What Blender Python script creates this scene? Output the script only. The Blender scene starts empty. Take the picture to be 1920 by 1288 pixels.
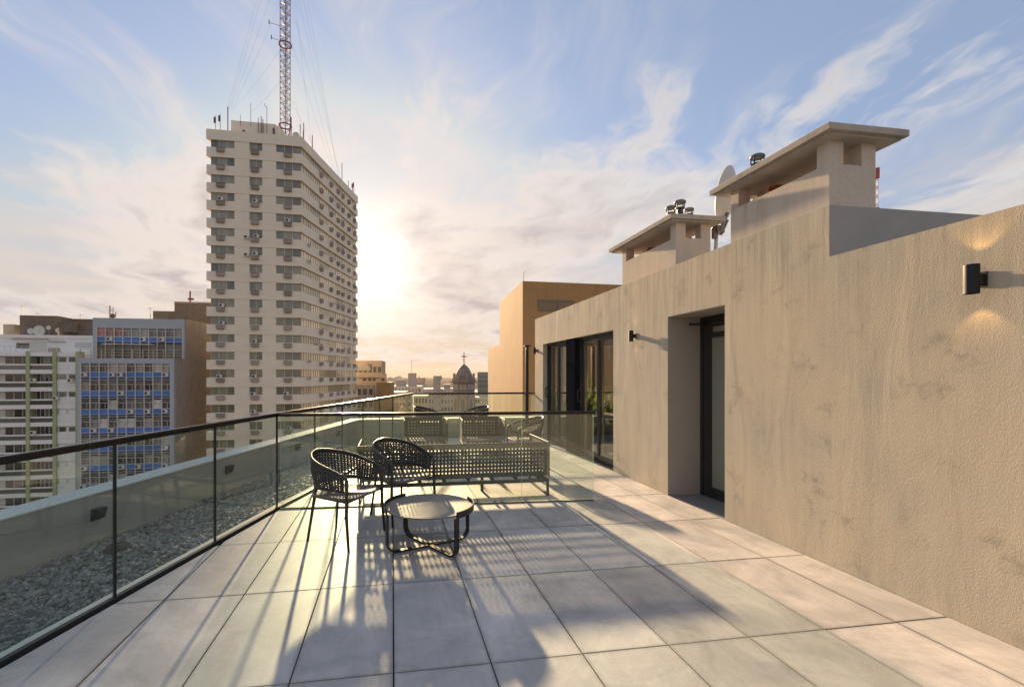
import bpy, math, random
import numpy as np
from mathutils import Vector, Matrix
R = math.radians
rnd = random.Random(7)
sc = bpy.context.scene
COL = sc.collection

# ------------------------------------------------------------------ camera
YAW, H, F, PX, PY = R(9.03), 1.49, 858.0, 872.0, 703.0
cam = bpy.data.objects.new('camera', bpy.data.cameras.new('camera'))
COL.objects.link(cam)
cam.location = (0, 0, H)
cam.rotation_euler = (R(90), 0, -YAW)
cam.data.sensor_width = 36
cam.data.lens = F / 1920 * 36
cam.data.shift_x = (960 - PX) / 1920
cam.data.shift_y = (PY - 644) / 1920
cam.data.clip_start = 0.05
cam.data.clip_end = 60000
sc.camera = cam

# ------------------------------------------------------------------ sky, sun, exposure
SUN_AZ = YAW + R(-12.8)          # measured from +y towards +x
SUN_EL = R(13.0)
SUN_DIR = Vector((math.sin(SUN_AZ) * math.cos(SUN_EL), math.cos(SUN_AZ) * math.cos(SUN_EL), math.sin(SUN_EL)))
EXPOSURE = 2.1
SKY_STRENGTH = 0.05
SKY_SEED = (12.37, 2.12, 0.0)
sc.view_settings.view_transform = 'Standard'
sc.view_settings.look = 'None'
sc.view_settings.gamma = 1
sc.view_settings.use_curve_mapping = False
sc.view_settings.exposure = EXPOSURE

sun = bpy.data.objects.new('sun', bpy.data.lights.new('sun', 'SUN'))
COL.objects.link(sun)
sun.data.energy = 4.3
sun.data.angle = R(1.15)
sun.data.color = (1.0, 0.70, 0.41)
sun.rotation_euler = SUN_DIR.to_track_quat('Z', 'Y').to_euler()

world = bpy.data.worlds.new('World')
sc.world = world
world.use_nodes = True


class NT:
    """tiny node-tree helper"""
    def __init__(s, tree):
        s.t = tree
    def n(s, kind, **kw):
        nd = s.t.nodes.new(kind)
        ins = kw.pop('ins', {})
        for k, v in kw.items():
            setattr(nd, k, v)
        for k, v in ins.items():
            s.put(nd.inputs[k], v)
        return nd
    def put(s, sock, v):
        if isinstance(v, bpy.types.NodeSocket):
            s.t.links.new(v, sock)
        elif v is not None:
            sock.default_value = v
    def math(s, op, a, b=None, c=None, clamp=False):
        nd = s.t.nodes.new('ShaderNodeMath'); nd.operation = op; nd.use_clamp = clamp
        for i, v in enumerate((a, b, c)):
            if v is not None: s.put(nd.inputs[i], v)
        return nd.outputs[0]
    def vmath(s, op, a, b=None):
        nd = s.t.nodes.new('ShaderNodeVectorMath'); nd.operation = op
        s.put(nd.inputs[0], a)
        if b is not None: s.put(nd.inputs[1], b)
        return nd.outputs['Value'] if op in ('DOT_PRODUCT', 'LENGTH') else nd.outputs[0]
    def mix(s, fac, a, b, blend='MIX'):
        nd = s.t.nodes.new('ShaderNodeMix'); nd.data_type = 'RGBA'; nd.blend_type = blend
        s.put(nd.inputs[0], fac); s.put(nd.inputs[6], a); s.put(nd.inputs[7], b)
        return nd.outputs[2]
    def ramp(s, fac, stops, interp='LINEAR'):
        nd = s.t.nodes.new('ShaderNodeValToRGB'); nd.color_ramp.interpolation = interp
        e = nd.color_ramp.elements
        while len(e) > 1: e.remove(e[-1])
        for i, (p, c) in enumerate(stops):
            if not isinstance(c, (tuple, list)): c = (c, c, c)
            el = e[0] if i == 0 else e.new(p)
            el.position = p; el.color = (*c[:3], 1)
        s.put(nd.inputs[0], fac)
        return nd.outputs[0]
    def noise(s, vec, scale, detail=4, rough=0.55, dist=0.0, dims='3D'):
        nd = s.t.nodes.new('ShaderNodeTexNoise'); nd.noise_dimensions = dims
        if vec is not None: s.put(nd.inputs['Vector'], vec)
        nd.inputs['Scale'].default_value = scale; nd.inputs['Detail'].default_value = detail
        nd.inputs['Roughness'].default_value = rough; nd.inputs['Distortion'].default_value = dist
        return nd.outputs[0]
    def mapping(s, vec, scale=(1, 1, 1), rot=(0, 0, 0), loc=(0, 0, 0)):
        nd = s.t.nodes.new('ShaderNodeMapping')
        s.put(nd.inputs[0], vec)
        nd.inputs['Scale'].default_value = scale; nd.inputs['Rotation'].default_value = rot
        nd.inputs['Location'].default_value = loc
        return nd.outputs[0]


def build_sky():
    t = NT(world.node_tree); t.t.nodes.clear()
    out = t.n('ShaderNodeOutputWorld'); bg = t.n('ShaderNodeBackground')
    t.t.links.new(bg.outputs[0], out.inputs[0])
    d = t.n('ShaderNodeTexCoord').outputs['Generated']
    sky = t.n('ShaderNodeTexSky', sky_type='NISHITA', sun_disc=False, sun_elevation=SUN_EL,
              sun_rotation=SUN_AZ, altitude=60, air_density=1.0, dust_density=1.2, ozone_density=1.5).outputs[0]
    sep = t.n('ShaderNodeSeparateXYZ', ins={0: d})
    x, y, z = sep.outputs
    zp = t.math('MAXIMUM', z, 0.0)
    sd = t.vmath('DOT_PRODUCT', d, tuple(SUN_DIR))
    sdp = t.math('MAXIMUM', sd, 0.0)
    # high thin cloud: directions projected on a plane overhead, drawn out into fibres
    den = t.math('ADD', zp, 0.10)
    p = t.n('ShaderNodeCombineXYZ', ins={0: t.math('DIVIDE', x, den), 1: t.math('DIVIDE', y, den), 2: 0.0}).outputs[0]
    warp = t.noise(t.mapping(p, loc=SKY_SEED), 0.7, 4, 0.55)
    wv = t.math('MULTIPLY', t.math('SUBTRACT', warp, 0.5), 1.1)
    pw = t.vmath('ADD', p, t.n('ShaderNodeCombineXYZ', ins={0: wv, 1: t.math('MULTIPLY', wv, 0.4), 2: 0.0}).outputs[0])
    n1 = t.noise(t.mapping(pw, scale=(1.5, 0.34, 1), rot=(0, 0, R(-24)), loc=SKY_SEED), 1.5, 14, 0.66, 0.15)
    n2 = t.noise(t.mapping(pw, scale=(0.8, 0.62, 1), rot=(0, 0, R(20)), loc=SKY_SEED), 0.95, 14, 0.62, 0.1)
    bias = t.math('MULTIPLY', t.math('POWER', sdp, 4.0), 0.035)
    low_b = t.ramp(z, [(0.0, 0.03), (0.30, 0.045), (0.55, -0.02), (1.0, -0.03)])
    wisp = t.ramp(t.math('ADD', n1, bias), [(0.49, 0.0), (0.57, 0.25), (0.66, 0.8), (0.8, 0.95)])
    bank = t.ramp(t.math('ADD', t.math('ADD', t.math('MULTIPLY_ADD', n1, 0.3, t.math('MULTIPLY', n2, 0.7)), bias), low_b), [(0.520, 0.0), (0.545, 0.40), (0.575, 0.9), (0.66, 1.0)])
    mask = t.math('MAXIMUM', t.math('MULTIPLY', wisp, 0.75), t.math('MULTIPLY', bank, 0.95))
    mask = t.math('MULTIPLY', mask, t.ramp(z, [(0.0, 0.0), (0.03, 1.0)]))
    # low banked cloud near the horizon
    pc = t.mapping(d, scale=(2.2, 2.2, 17.0), loc=(0.3, 0.9, 0.2))
    n3 = t.noise(pc, 1.6, 9, 0.58, 0.2)
    low = t.math('MULTIPLY', t.ramp(n3, [(0.45, 0.0), (0.60, 1.0)]), t.ramp(z, [(0.02, 0.25), (0.10, 0.85), (0.26, 0.5), (0.36, 0.0)]))
    # glow round the sun and warm low air
    g1 = t.math('POWER', sdp, 8.0)
    g2 = t.math('POWER', sdp, 26.0)
    g3 = t.math('POWER', sdp, 150.0)
    K = 1.0 / (SKY_STRENGTH * 2 ** EXPOSURE)          # radiance that displays as 1
    def rgb(r, g, b): return (r * K, g * K, b * K, 1)
    thick = t.ramp(t.math('MULTIPLY_ADD', n1, 0.35, t.math('MULTIPLY', n2, 0.65)), [(0.53, 0.0), (0.62, 1.0)])
    cl = t.mix(g1, t.mix(thick, rgb(.76, .73, .72), rgb(.47, .455, .485)), t.mix(thick, rgb(.93, .80, .72), rgb(.58, .48, .46)))
    hz = t.ramp(zp, [(0.0, 1.0), (0.07, 0.80), (0.15, 0.42), (0.28, 0.10), (0.4, 0.0)])
    warm = t.mix(g1, rgb(.64, .57, .45), rgb(.80, .59, .39))
    base = t.mix(1.0, sky, (0.72, 0.74, 0.88, 1), 'MULTIPLY')
    base = t.mix(0.55, base, rgb(.37, .47, .64))
    base = t.mix(1.0, base, t.mix(g1, rgb(.52, .59, .74), rgb(.80, .76, .74)), 'DARKEN')
    c = t.mix(hz, base, warm)
    c = t.mix(mask, c, cl)
    c = t.mix(t.math('MULTIPLY', low, 0.75), c, t.mix(g1, rgb(.70, .62, .56), rgb(.95, .80, .66)))
    glow = t.math('ADD', t.math('MULTIPLY', g2, 0.08 * K), t.math('MULTIPLY', g3, 0.58 * K))
    c = t.mix(1.0, c, t.mix(1.0, t.n('ShaderNodeCombineXYZ', ins={0: glow, 1: glow, 2: glow}).outputs[0], (1.0, 0.93, 0.82, 1), 'MULTIPLY'), 'ADD')
    t.put(bg.inputs[0], c)
    bg.inputs[1].default_value = SKY_STRENGTH


build_sky()

# ------------------------------------------------------------------ positions
CY, SY = math.cos(YAW), math.sin(YAW)


def deck(X, Z):                       # camera right / forward distances -> world x, y
    return (X * CY + Z * SY, -X * SY + Z * CY)


def at(px, py, Z):                    # where a far thing stands, Z metres ahead
    u, v = deck((px - PX) * Z / F, Z)
    return Vector((u, v, H + (PY - py) * Z / F))


def az_dir(deg):                      # unit direction deg to the right of straight ahead
    a = R(deg); u, v = deck(math.sin(a), math.cos(a))
    return Vector((u, v, 0))


def zof(py, Z):
    return H + (PY - py) * Z / F


# ------------------------------------------------------------------ mesh helper
class MB:
    def __init__(s, frame=None):
        s.v, s.f, s.m = [], [], []
        s.frame = frame               # (origin, ex, ey, ez)
    def pt(s, p):
        p = Vector(p)
        if s.frame:
            o, ex, ey, ez = s.frame
            p = o + ex * p.x + ey * p.y + ez * p.z
        s.v.append(p); return len(s.v) - 1
    def face(s, pts, m=0):
        s.f.append([s.pt(p) for p in pts]); s.m.append(m)
    def idx(s, ids, m=0):
        s.f.append(list(ids)); s.m.append(m)
    def box(s, x0, x1, y0, y1, z0, z1, m=0, ch=0.0):
        """box; ch > 0 chamfers the top edges"""
        b = [s.pt(p) for p in ((x0, y0, z0), (x1, y0, z0), (x1, y1, z0), (x0, y1, z0))]
        if ch > 0:
            c = [s.pt(p) for p in ((x0, y0, z1 - ch), (x1, y0, z1 - ch), (x1, y1, z1 - ch), (x0, y1, z1 - ch))]
            t = [s.pt(p) for p in ((x0 + ch, y0 + ch, z1), (x1 - ch, y0 + ch, z1), (x1 - ch, y1 - ch, z1), (x0 + ch, y1 - ch, z1))]
            rings = [b, c, t]
        else:
            t = [s.pt(p) for p in ((x0, y0, z1), (x1, y0, z1), (x1, y1, z1), (x0, y1, z1))]
            rings = [b, t]
        s.idx(b[::-1], m)
        for a, c in zip(rings, rings[1:]):
            for i in range(4):
                j = (i + 1) % 4
                s.idx((a[i], a[j], c[j], c[i]), m)
        s.idx(rings[-1], m)
        return s
    def prism(s, poly, z0, z1, m=0, ch=0.0):
        n = len(poly)
        b = [s.pt((p[0], p[1], z0)) for p in poly]
        t = [s.pt((p[0], p[1], z1 - ch)) for p in poly]
        s.idx(b[::-1], m)
        for i in range(n):
            j = (i + 1) % n
            s.idx((b[i], b[j], t[j], t[i]), m)
        if ch > 0:
            cx = sum(p[0] for p in poly) / n; cy = sum(p[1] for p in poly) / n
            q = []
            for p in poly:
                dx, dy = cx - p[0], cy - p[1]; L = math.hypot(dx, dy) or 1
                q.append(s.pt((p[0] + dx / L * ch * 1.4, p[1] + dy / L * ch * 1.4, z1)))
            for i in range(n):
                j = (i + 1) % n
                s.idx((t[i], t[j], q[j], q[i]), m)
            t = q
        s.idx(t, m)
        return s
    def tube(s, pts, r, n=8, m=0, caps=True, flat=None):
        pts = [Vector(p) for p in pts]
        N = len(pts)
        rs = r if isinstance(r, (list, tuple)) else [r] * N
        up = Vector((0, 0, 1)); rings = []; prev = None
        for i, p in enumerate(pts):
            d = (pts[min(i + 1, N - 1)] - pts[max(i - 1, 0)]).normalized()
            if prev is None:
                a = d.cross(up)
                if a.length < 1e-3: a = d.cross(Vector((1, 0, 0)))
                a.normalize()
            else:
                a = (prev - d * prev.dot(d))
                if a.length < 1e-6: a = d.orthogonal()
                a.normalize()
            prev = a; b = d.cross(a)
            ring = []
            for k in range(n):
                q = 2 * math.pi * (k + 0.5) / n
                ca, sa = math.cos(q), math.sin(q)
                if flat: ring.append(s.pt(p + a * ca * flat[0] + b * sa * flat[1]))
                else: ring.append(s.pt(p + a * ca * rs[i] + b * sa * rs[i]))
            rings.append(ring)
        for a, b in zip(rings, rings[1:]):
            for k in range(n):
                j = (k + 1) % n
                s.idx((a[k], a[j], b[j], b[k]), m)
        if caps:
            s.idx(rings[0][::-1], m); s.idx(rings[-1], m)
        return s
    def lathe(s, prof, n=24, m=0, centre=(0, 0, 0), caps=True):
        rings = []
        for r, z in prof:
            rings.append([s.pt((centre[0] + r * math.cos(2 * math.pi * k / n), centre[1] + r * math.sin(2 * math.pi * k / n), centre[2] + z)) for k in range(n)])
        for a, b in zip(rings, rings[1:]):
            for k in range(n):
                j = (k + 1) % n
                s.idx((a[k], a[j], b[j], b[k]), m)
        if caps:
            s.idx(rings[0][::-1], m); s.idx(rings[-1], m)
        return s
    def perforated(s, fn, nu, nv, r=0.30, solid=lambda i, j: False, m=0):
        """sheet of nu x nv cells mapped by fn(a, b), a and b in 0..1; every cell that is not solid has a round hole"""
        K = 8
        for i in range(nu):
            for j in range(nv):
                def q(x, y): return fn((i + x) / nu, (j + y) / nv)
                outer = [(0, 0), (.5, 0), (1, 0), (1, .5), (1, 1), (.5, 1), (0, 1), (0, .5)]
                if solid(i, j):
                    s.face([q(*o) for o in (outer[0], outer[2], outer[4], outer[6])], m); continue
                o = [s.pt(q(*p)) for p in outer]
                inn = []
                for k in range(K):
                    a = math.pi * (1.25 + k / 4.0)
                    inn.append(s.pt(q(.5 + r * math.cos(a), .5 + r * math.sin(a))))
                for k in range(K):
                    l = (k + 1) % K
                    s.idx((o[k], o[l], inn[l], inn[k]), m)
        return s
    def build(s, name, mats, parent=None, smooth=False, local=False, loc=None, angle=None):
        me = bpy.data.meshes.new(name)
        off = Vector((0, 0, 0))
        if parent is not None and not local:
            p = parent
            while p is not None:
                off += p.location; p = p.parent
        if loc is not None: off += Vector(loc)
        me.from_pydata([tuple(v - off) for v in s.v], [], s.f)
        if not isinstance(mats, (list, tuple)): mats = [mats]
        for mt in mats: me.materials.append(mt)
        if len(mats) > 1: me.polygons.foreach_set('material_index', s.m)
        if smooth: me.polygons.foreach_set('use_smooth', [True] * len(me.polygons))
        me.update()
        if smooth and angle: me.set_sharp_from_angle(angle=R(angle))
        o = bpy.data.objects.new(name, me)
        COL.objects.link(o)
        if parent is not None: o.parent = parent
        if loc is not None: o.location = loc
        return o


def weld(o, d=0.0004):
    import bmesh
    bm = bmesh.new(); bm.from_mesh(o.data)
    bmesh.ops.remove_doubles(bm, verts=bm.verts, dist=d)
    bmesh.ops.recalc_face_normals(bm, faces=bm.faces)
    bm.to_mesh(o.data); bm.free()
    return o


def solidify(o, th):
    m = o.modifiers.new('thickness', 'SOLIDIFY'); m.thickness = th; m.offset = 0
    return o


def tag(o, label, cat, group=None, kind=None):
    o['label'] = label; o['category'] = cat
    if group: o['group'] = group
    if kind: o['kind'] = kind
    return o


def struct(o, kind='structure'):
    o['kind'] = kind; return o


def empty(name, loc=(0, 0, 0), rot=0.0):
    o = bpy.data.objects.new(name, None); COL.objects.link(o)
    o.location = loc; o.rotation_euler = (0, 0, rot); o.empty_display_size = 0.2
    return o


def inst(name, src, parent, loc=(0, 0, 0)):
    """another object that shares src's mesh"""
    o = bpy.data.objects.new(name, src.data if hasattr(src, 'data') else src)
    COL.objects.link(o); o.parent = parent; o.location = loc
    return o


def copy_tree(o, parent=None):
    c = o.copy(); COL.objects.link(c); c.parent = parent
    for ch in list(o.children): copy_tree(ch, c)
    return c


# ------------------------------------------------------------------ materials
def new_mat(name):
    m = bpy.data.materials.new(name); m.use_nodes = True
    t = NT(m.node_tree); t.t.nodes.clear()
    out = t.n('ShaderNodeOutputMaterial')
    return m, t, out


def principled(t, out, **ins):
    b = t.n('ShaderNodeBsdfPrincipled')
    for k, v in ins.items():
        t.put(b.inputs[k.replace('_', ' ')], v)
    t.t.links.new(b.outputs[0], out.inputs[0])
    return b


def obj_co(t):
    return t.n('ShaderNodeTexCoord').outputs['Object']


def simple(name, col, rough=0.6, metal=0.0, var=0.12, scale=6.0, bump=0.0, bscale=60.0, spec=0.5, per_object=0.0):
    m, t, out = new_mat(name)
    co = obj_co(t)
    n = t.noise(co, scale, 5, 0.6)
    k = t.math('MULTIPLY_ADD', n, 2 * var, 1 - var)
    if per_object:
        rr = t.n('ShaderNodeObjectInfo').outputs['Random']
        k = t.math('MULTIPLY', k, t.math('MULTIPLY_ADD', rr, 2 * per_object, 1 - per_object))
    c = t.mix(1.0, (*col, 1), t.n('ShaderNodeCombineXYZ', ins={0: k, 1: k, 2: k}).outputs[0], 'MULTIPLY')
    b = principled(t, out, Base_Color=c, Roughness=t.math('MULTIPLY_ADD', n, 0.2, rough - 0.1), Metallic=metal)
    b.inputs['Specular IOR Level'].default_value = spec
    if bump:
        bn = t.n('ShaderNodeBump', ins={'Strength': 1.0, 'Distance': bump, 'Height': t.noise(co, bscale, 4, 0.6)})
        t.put(b.inputs['Normal'], bn.outputs[0])
    return m


def stucco(name, col, grain=0.0016, wave=0.006, streak=0.5, fine=240.0, blotch=0.5, runs=0.0):
    m, t, out = new_mat(name)
    co = obj_co(t)
    big = t.noise(co, 0.8, 6, 0.6, 0.3)
    drip = t.noise(t.mapping(co, scale=(1.6, 1.6, 0.16)), 2.4, 7, 0.66, 0.5)
    drip2 = t.noise(t.mapping(co, scale=(7.0, 7.0, 0.45)), 2.0, 6, 0.65, 0.3)
    d = t.ramp(t.math('MULTIPLY_ADD', drip2, 0.5, t.math('MULTIPLY', drip, 0.5)), [(0.38, 1.0), (0.49, 0.35), (0.60, 0.0)])
    c = t.mix(t.math('MULTIPLY', d, streak), (*col, 1), (col[0] * 0.55, col[1] * 0.55, col[2] * 0.56, 1))
    c = t.mix(t.ramp(big, [(0.40, 0.0), (0.60, 0.6)]), c, (col[0] * 1.16, col[1] * 1.08, col[2] * 0.96, 1))
    if runs:                                   # rain runs below the top edge
        zc = t.n('ShaderNodeSeparateXYZ', ins={0: co}).outputs[2]
        rn = t.ramp(t.noise(t.mapping(co, scale=(9.0, 9.0, 0.25)), 1.6, 6, 0.7), [(0.46, 0.0), (0.62, 1.0)])
        rz = t.ramp(t.math('DIVIDE', t.math('ADD', zc, t.math('MULTIPLY_ADD', drip, 1.6, -0.8)), 4.0), [(0.38, 0.0), (0.68, 1.0)])
        c = t.mix(t.math('MULTIPLY', t.math('MULTIPLY', rn, rz), runs), c, (col[0] * 0.50, col[1] * 0.49, col[2] * 0.48, 1))
    g1 = t.noise(co, fine, 2, 0.6)
    g2 = t.noise(co, fine * 0.38, 3, 0.6)
    pat = t.ramp(t.noise(co, 3.4, 9, 0.72, 0.15), [(0.54, 0.0), (0.66, 1.0)])
    pat = t.math('MULTIPLY', pat, t.ramp(t.noise(co, 1.3, 3, 0.5), [(0.42, 0.0), (0.6, 1.0)]))
    c = t.mix(t.math('MULTIPLY', pat, blotch), c, (col[0] * 0.42, col[1] * 0.42, col[2] * 0.42, 1))
    sp = t.ramp(t.noise(co, 19.0, 5, 0.75), [(0.24, 0.7), (0.33, 0.0)])
    c = t.mix(t.math('MULTIPLY', sp, 0.5), c, (0.12, 0.10, 0.085, 1))
    sand = t.math('MULTIPLY_ADD', g1, 0.5, 0.75)
    c = t.mix(1.0, c, t.n('ShaderNodeCombineXYZ', ins={0: sand, 1: sand, 2: sand}).outputs[0], 'MULTIPLY')
    hgt = t.math('ADD', t.math('MULTIPLY', g1, grain), t.math('MULTIPLY', g2, grain * 1.1))
    ripple = t.noise(t.mapping(co, scale=(1.0, 1.0, 0.3)), 2.6, 5, 0.55, 0.8)
    lump = t.noise(co, 1.1, 2, 0.5)
    hgt = t.math('ADD', hgt, t.math('ADD', t.math('MULTIPLY', ripple, wave), t.math('MULTIPLY', lump, wave * 1.6)))
    # a few raised trowel ridges
    rid = t.math('ABSOLUTE', t.math('SUBTRACT', t.noise(t.mapping(co, scale=(1.0, 1.0, 0.28), loc=(2, 5, 1)), 1.3, 3, 0.5, 1.2), 0.5))
    rid = t.math('MULTIPLY', t.ramp(rid, [(0.0, 1.0), (0.016, 0.0)]), t.ramp(t.noise(co, 0.7, 2, 0.5), [(0.60, 0.0), (0.68, 1.0)]))
    hgt = t.math('ADD', hgt, t.math('MULTIPLY', rid, wave * 0.3))
    bn = t.n('ShaderNodeBump', ins={'Strength': 1.0, 'Distance': 1.0, 'Height': hgt})
    principled(t, out, Base_Color=c, Roughness=0.92, Normal=bn.outputs[0]).inputs['Specular IOR Level'].default_value = 0.2
    return m


def glass_mat(name, tint, refl=1.0, rough=0.0, ior=1.5, dust=0.0):
    """thin pane: tinted see-through plus Fresnel reflection on each of its two faces"""
    m, t, out = new_mat(name)
    tr = t.n('ShaderNodeBsdfTransparent', ins={0: (*tint, 1)})
    gl = t.n('ShaderNodeBsdfGlossy', ins={'Color': (1, 1, 1, 1), 'Roughness': rough})
    bf = t.n('ShaderNodeNewGeometry').outputs['Backfacing']
    fr = t.n('ShaderNodeFresnel', ins={0: t.math('MULTIPLY_ADD', bf, 1.0 / ior - ior, ior)}).outputs[0]
    mx = t.n('ShaderNodeMixShader', ins={0: t.math('MULTIPLY', fr, refl, clamp=True), 1: tr.outputs[0], 2: gl.outputs[0]})
    if dust:
        tl = t.n('ShaderNodeBsdfTranslucent', ins={0: (0.74, 0.84, 0.74, 1)})
        sm = t.math('MULTIPLY', t.math('MULTIPLY_ADD', t.noise(t.mapping(obj_co(t), scale=(1, 1, .5)), 3.0, 4, 0.6), 1.0, 0.5), dust)
        mx = t.n('ShaderNodeMixShader', ins={0: sm, 1: mx.outputs[0], 2: tl.outputs[0]})
    t.t.links.new(mx.outputs[0], out.inputs[0])
    return m


def window_mat(name, col, rough=0.08, spec=0.8, var=0.5, per_object=0.45):
    """far window: room, curtain or painted-in sky tone behind shiny glass"""
    m, t, out = new_mat(name)
    co = obj_co(t)
    n = t.noise(t.mapping(co, scale=(2.5, 2.5, 0.5)), 1.7, 3, 0.6)
    rr = t.n('ShaderNodeObjectInfo').outputs['Random']
    k = t.math('MULTIPLY', t.math('MULTIPLY_ADD', n, 2 * var, 1 - var), t.math('MULTIPLY_ADD', rr, 2 * per_object, 1 - per_object))
    c = t.mix(1.0, (*col, 1), t.n('ShaderNodeCombineXYZ', ins={0: k, 1: k, 2: k}).outputs[0], 'MULTIPLY')
    b = principled(t, out, Base_Color=c, Roughness=rough)
    b.inputs['Specular IOR Level'].default_value = spec
    b.inputs['Coat Weight'].default_value = 0.25
    b.inputs['Coat Roughness'].default_value = 0.03
    return m


def tile_mat():
    m, t, out = new_mat('porcelain tile')
    co = obj_co(t)
    rr = t.n('ShaderNodeObjectInfo').outputs['Random']
    geo = t.n('ShaderNodeNewGeometry').outputs['Position']
    off = t.vmath('ADD', geo, t.n('ShaderNodeCombineXYZ', ins={0: t.math('MULTIPLY', rr, 13.0), 1: t.math('MULTIPLY', rr, 7.0), 2: 0.0}).outputs[0])
    cloud = t.noise(off, 2.0, 9, 0.66, 0.7)
    streak = t.noise(t.mapping(off, scale=(5, 0.7, 1)), 3.0, 7, 0.68, 0.4)
    speck = t.noise(off, 95, 3, 0.75)
    k = t.math('ADD', t.math('MULTIPLY_ADD', cloud, 0.75, 0.50), t.math('MULTIPLY_ADD', streak, 0.34, -0.17))
    k = t.math('ADD', k, t.math('MULTIPLY_ADD', speck, 0.22, -0.11))
    k = t.math('MULTIPLY', k, t.math('MULTIPLY_ADD', rr, 0.22, 0.88))
    base = t.mix(t.ramp(cloud, [(0.35, 0.0), (0.7, 1.0)]), (0.47, 0.46, 0.455, 1), (0.58, 0.55, 0.52, 1))
    c = t.mix(1.0, base, t.n('ShaderNodeCombineXYZ', ins={0: k, 1: k, 2: k}).outputs[0], 'MULTIPLY')
    stain = t.ramp(t.noise(geo, 1.1, 8, 0.7, 1.0), [(0.52, 0.0), (0.66, 0.8)])
    c = t.mix(t.math('MULTIPLY', stain, 0.45), c, (0.22, 0.21, 0.20, 1))
    grit = t.ramp(t.noise(geo, 30, 5, 0.8), [(0.25, 0.8), (0.31, 0.0)])
    c = t.mix(t.math('MULTIPLY', grit, 0.5), c, (0.10, 0.095, 0.09, 1))
    # dirt gathered along the slab edges
    lc = t.n('ShaderNodeSeparateXYZ', ins={0: co}).outputs
    ex_ = t.math('SUBTRACT', 0.246, t.math('ABSOLUTE', lc[0])); ey_ = t.math('SUBTRACT', 0.490, t.math('ABSOLUTE', lc[1]))
    ed = t.math('ADD', t.math('MINIMUM', ex_, ey_), t.math('MULTIPLY_ADD', t.noise(geo, 9, 5, 0.7), -0.05, 0.02))
    dirt = t.ramp(ed, [(0.0, 0.55), (0.006, 0.2), (0.02, 0.0)])
    c = t.mix(t.math('MULTIPLY', dirt, 0.6), c, (0.16, 0.145, 0.13, 1))
    bn = t.n('ShaderNodeBump', ins={'Strength': 1.0, 'Distance': 0.0005, 'Height': t.noise(off, 45, 4, 0.6)})
    principled(t, out, Base_Color=c, Roughness=t.math('MULTIPLY_ADD', cloud, 0.25, 0.45), Normal=bn.outputs[0]).inputs['Specular IOR Level'].default_value = 0.35
    return m


M = {}
M['tile'] = tile_mat()
M['under'] = simple('dark joint bed', (0.022, 0.021, 0.02), 0.95)  # dark bed that shows through the open tile joints
M['wall'] = stucco('sand stucco', (0.48, 0.44, 0.36), blotch=0.6, streak=0.42, runs=0.5)
M['smooth_wall'] = stucco('smooth plaster', (0.58, 0.51, 0.43), grain=0.0003, wave=0.0022, streak=0.4, fine=90, blotch=0.3)
M['reveal'] = simple('shade toned reveal', (0.33, 0.305, 0.28), 0.9, var=0.08, bump=0.0006, bscale=120)  # darker grey puts the shade of the recess into the colour
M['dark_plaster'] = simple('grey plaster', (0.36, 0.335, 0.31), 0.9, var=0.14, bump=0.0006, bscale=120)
M['cap'] = stucco('weathered concrete', (0.43, 0.39, 0.345), grain=0.0007, wave=0.002, streak=0.55, fine=70)
M['black_metal'] = simple('black aluminium', (0.018, 0.018, 0.02), 0.42, 0.0, var=0.2)
M['lamp_black'] = simple('satin black lamp', (0.02, 0.021, 0.026), 0.62, spec=0.25)
M['bronze'] = simple('bronze handrail', (0.026, 0.022, 0.020), 0.3, 0.5, var=0.15)
M['steel_grey'] = simple('grey aluminium', (0.20, 0.18, 0.155), 0.4, 0.5, var=0.15)
M['weave'] = simple('anthracite resin', (0.040, 0.038, 0.036), 0.42, 0.0, var=0.2, spec=0.5)
M['sofa'] = simple('charcoal powder coat', (0.060, 0.057, 0.049), 0.68, 0.0, var=0.2, spec=0.5)
M['seat'] = simple('seat resin', (0.17, 0.148, 0.125), 0.68, 0.0, var=0.15, spec=0.25)
M['table_top'] = simple('taupe metal top', (0.21, 0.19, 0.17), 0.5, 0.0, var=0.08, spec=0.35)
M['rail_glass'] = glass_mat('green tinted glass', (0.915, 0.957, 0.930), dust=0.006)
M['door_glass'] = glass_mat('door glass', (0.955, 0.97, 0.96), refl=1.0)
M['frosted'] = simple('frosted glass', (0.20, 0.21, 0.185), 0.22, 0.0, var=0.06, scale=1.0, spec=0.7)
M['channel'] = simple('base channel', (0.045, 0.05, 0.048), 0.5, 0.3)
M['seal'] = simple('joint strip', (0.012, 0.014, 0.014), 0.5)
M['kerb'] = simple('pale kerb', (0.55, 0.56, 0.53), 0.8, var=0.1)
M['parapet'] = simple('parapet render', (0.34, 0.335, 0.31), 0.9, var=0.14, scale=3.0, bump=0.001, bscale=90)
def gravel_mat():
    m, t, out = new_mat('crushed grey stone')
    n = t.noise(obj_co(t), 26, 4, 0.75)
    c = t.ramp(n, [(0.28, (0.045, 0.05, 0.05)), (0.44, (0.15, 0.17, 0.165)), (0.57, (0.27, 0.29, 0.28)), (0.70, (0.46, 0.47, 0.44))])
    principled(t, out, Base_Color=c, Roughness=0.85)
    return m


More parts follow.
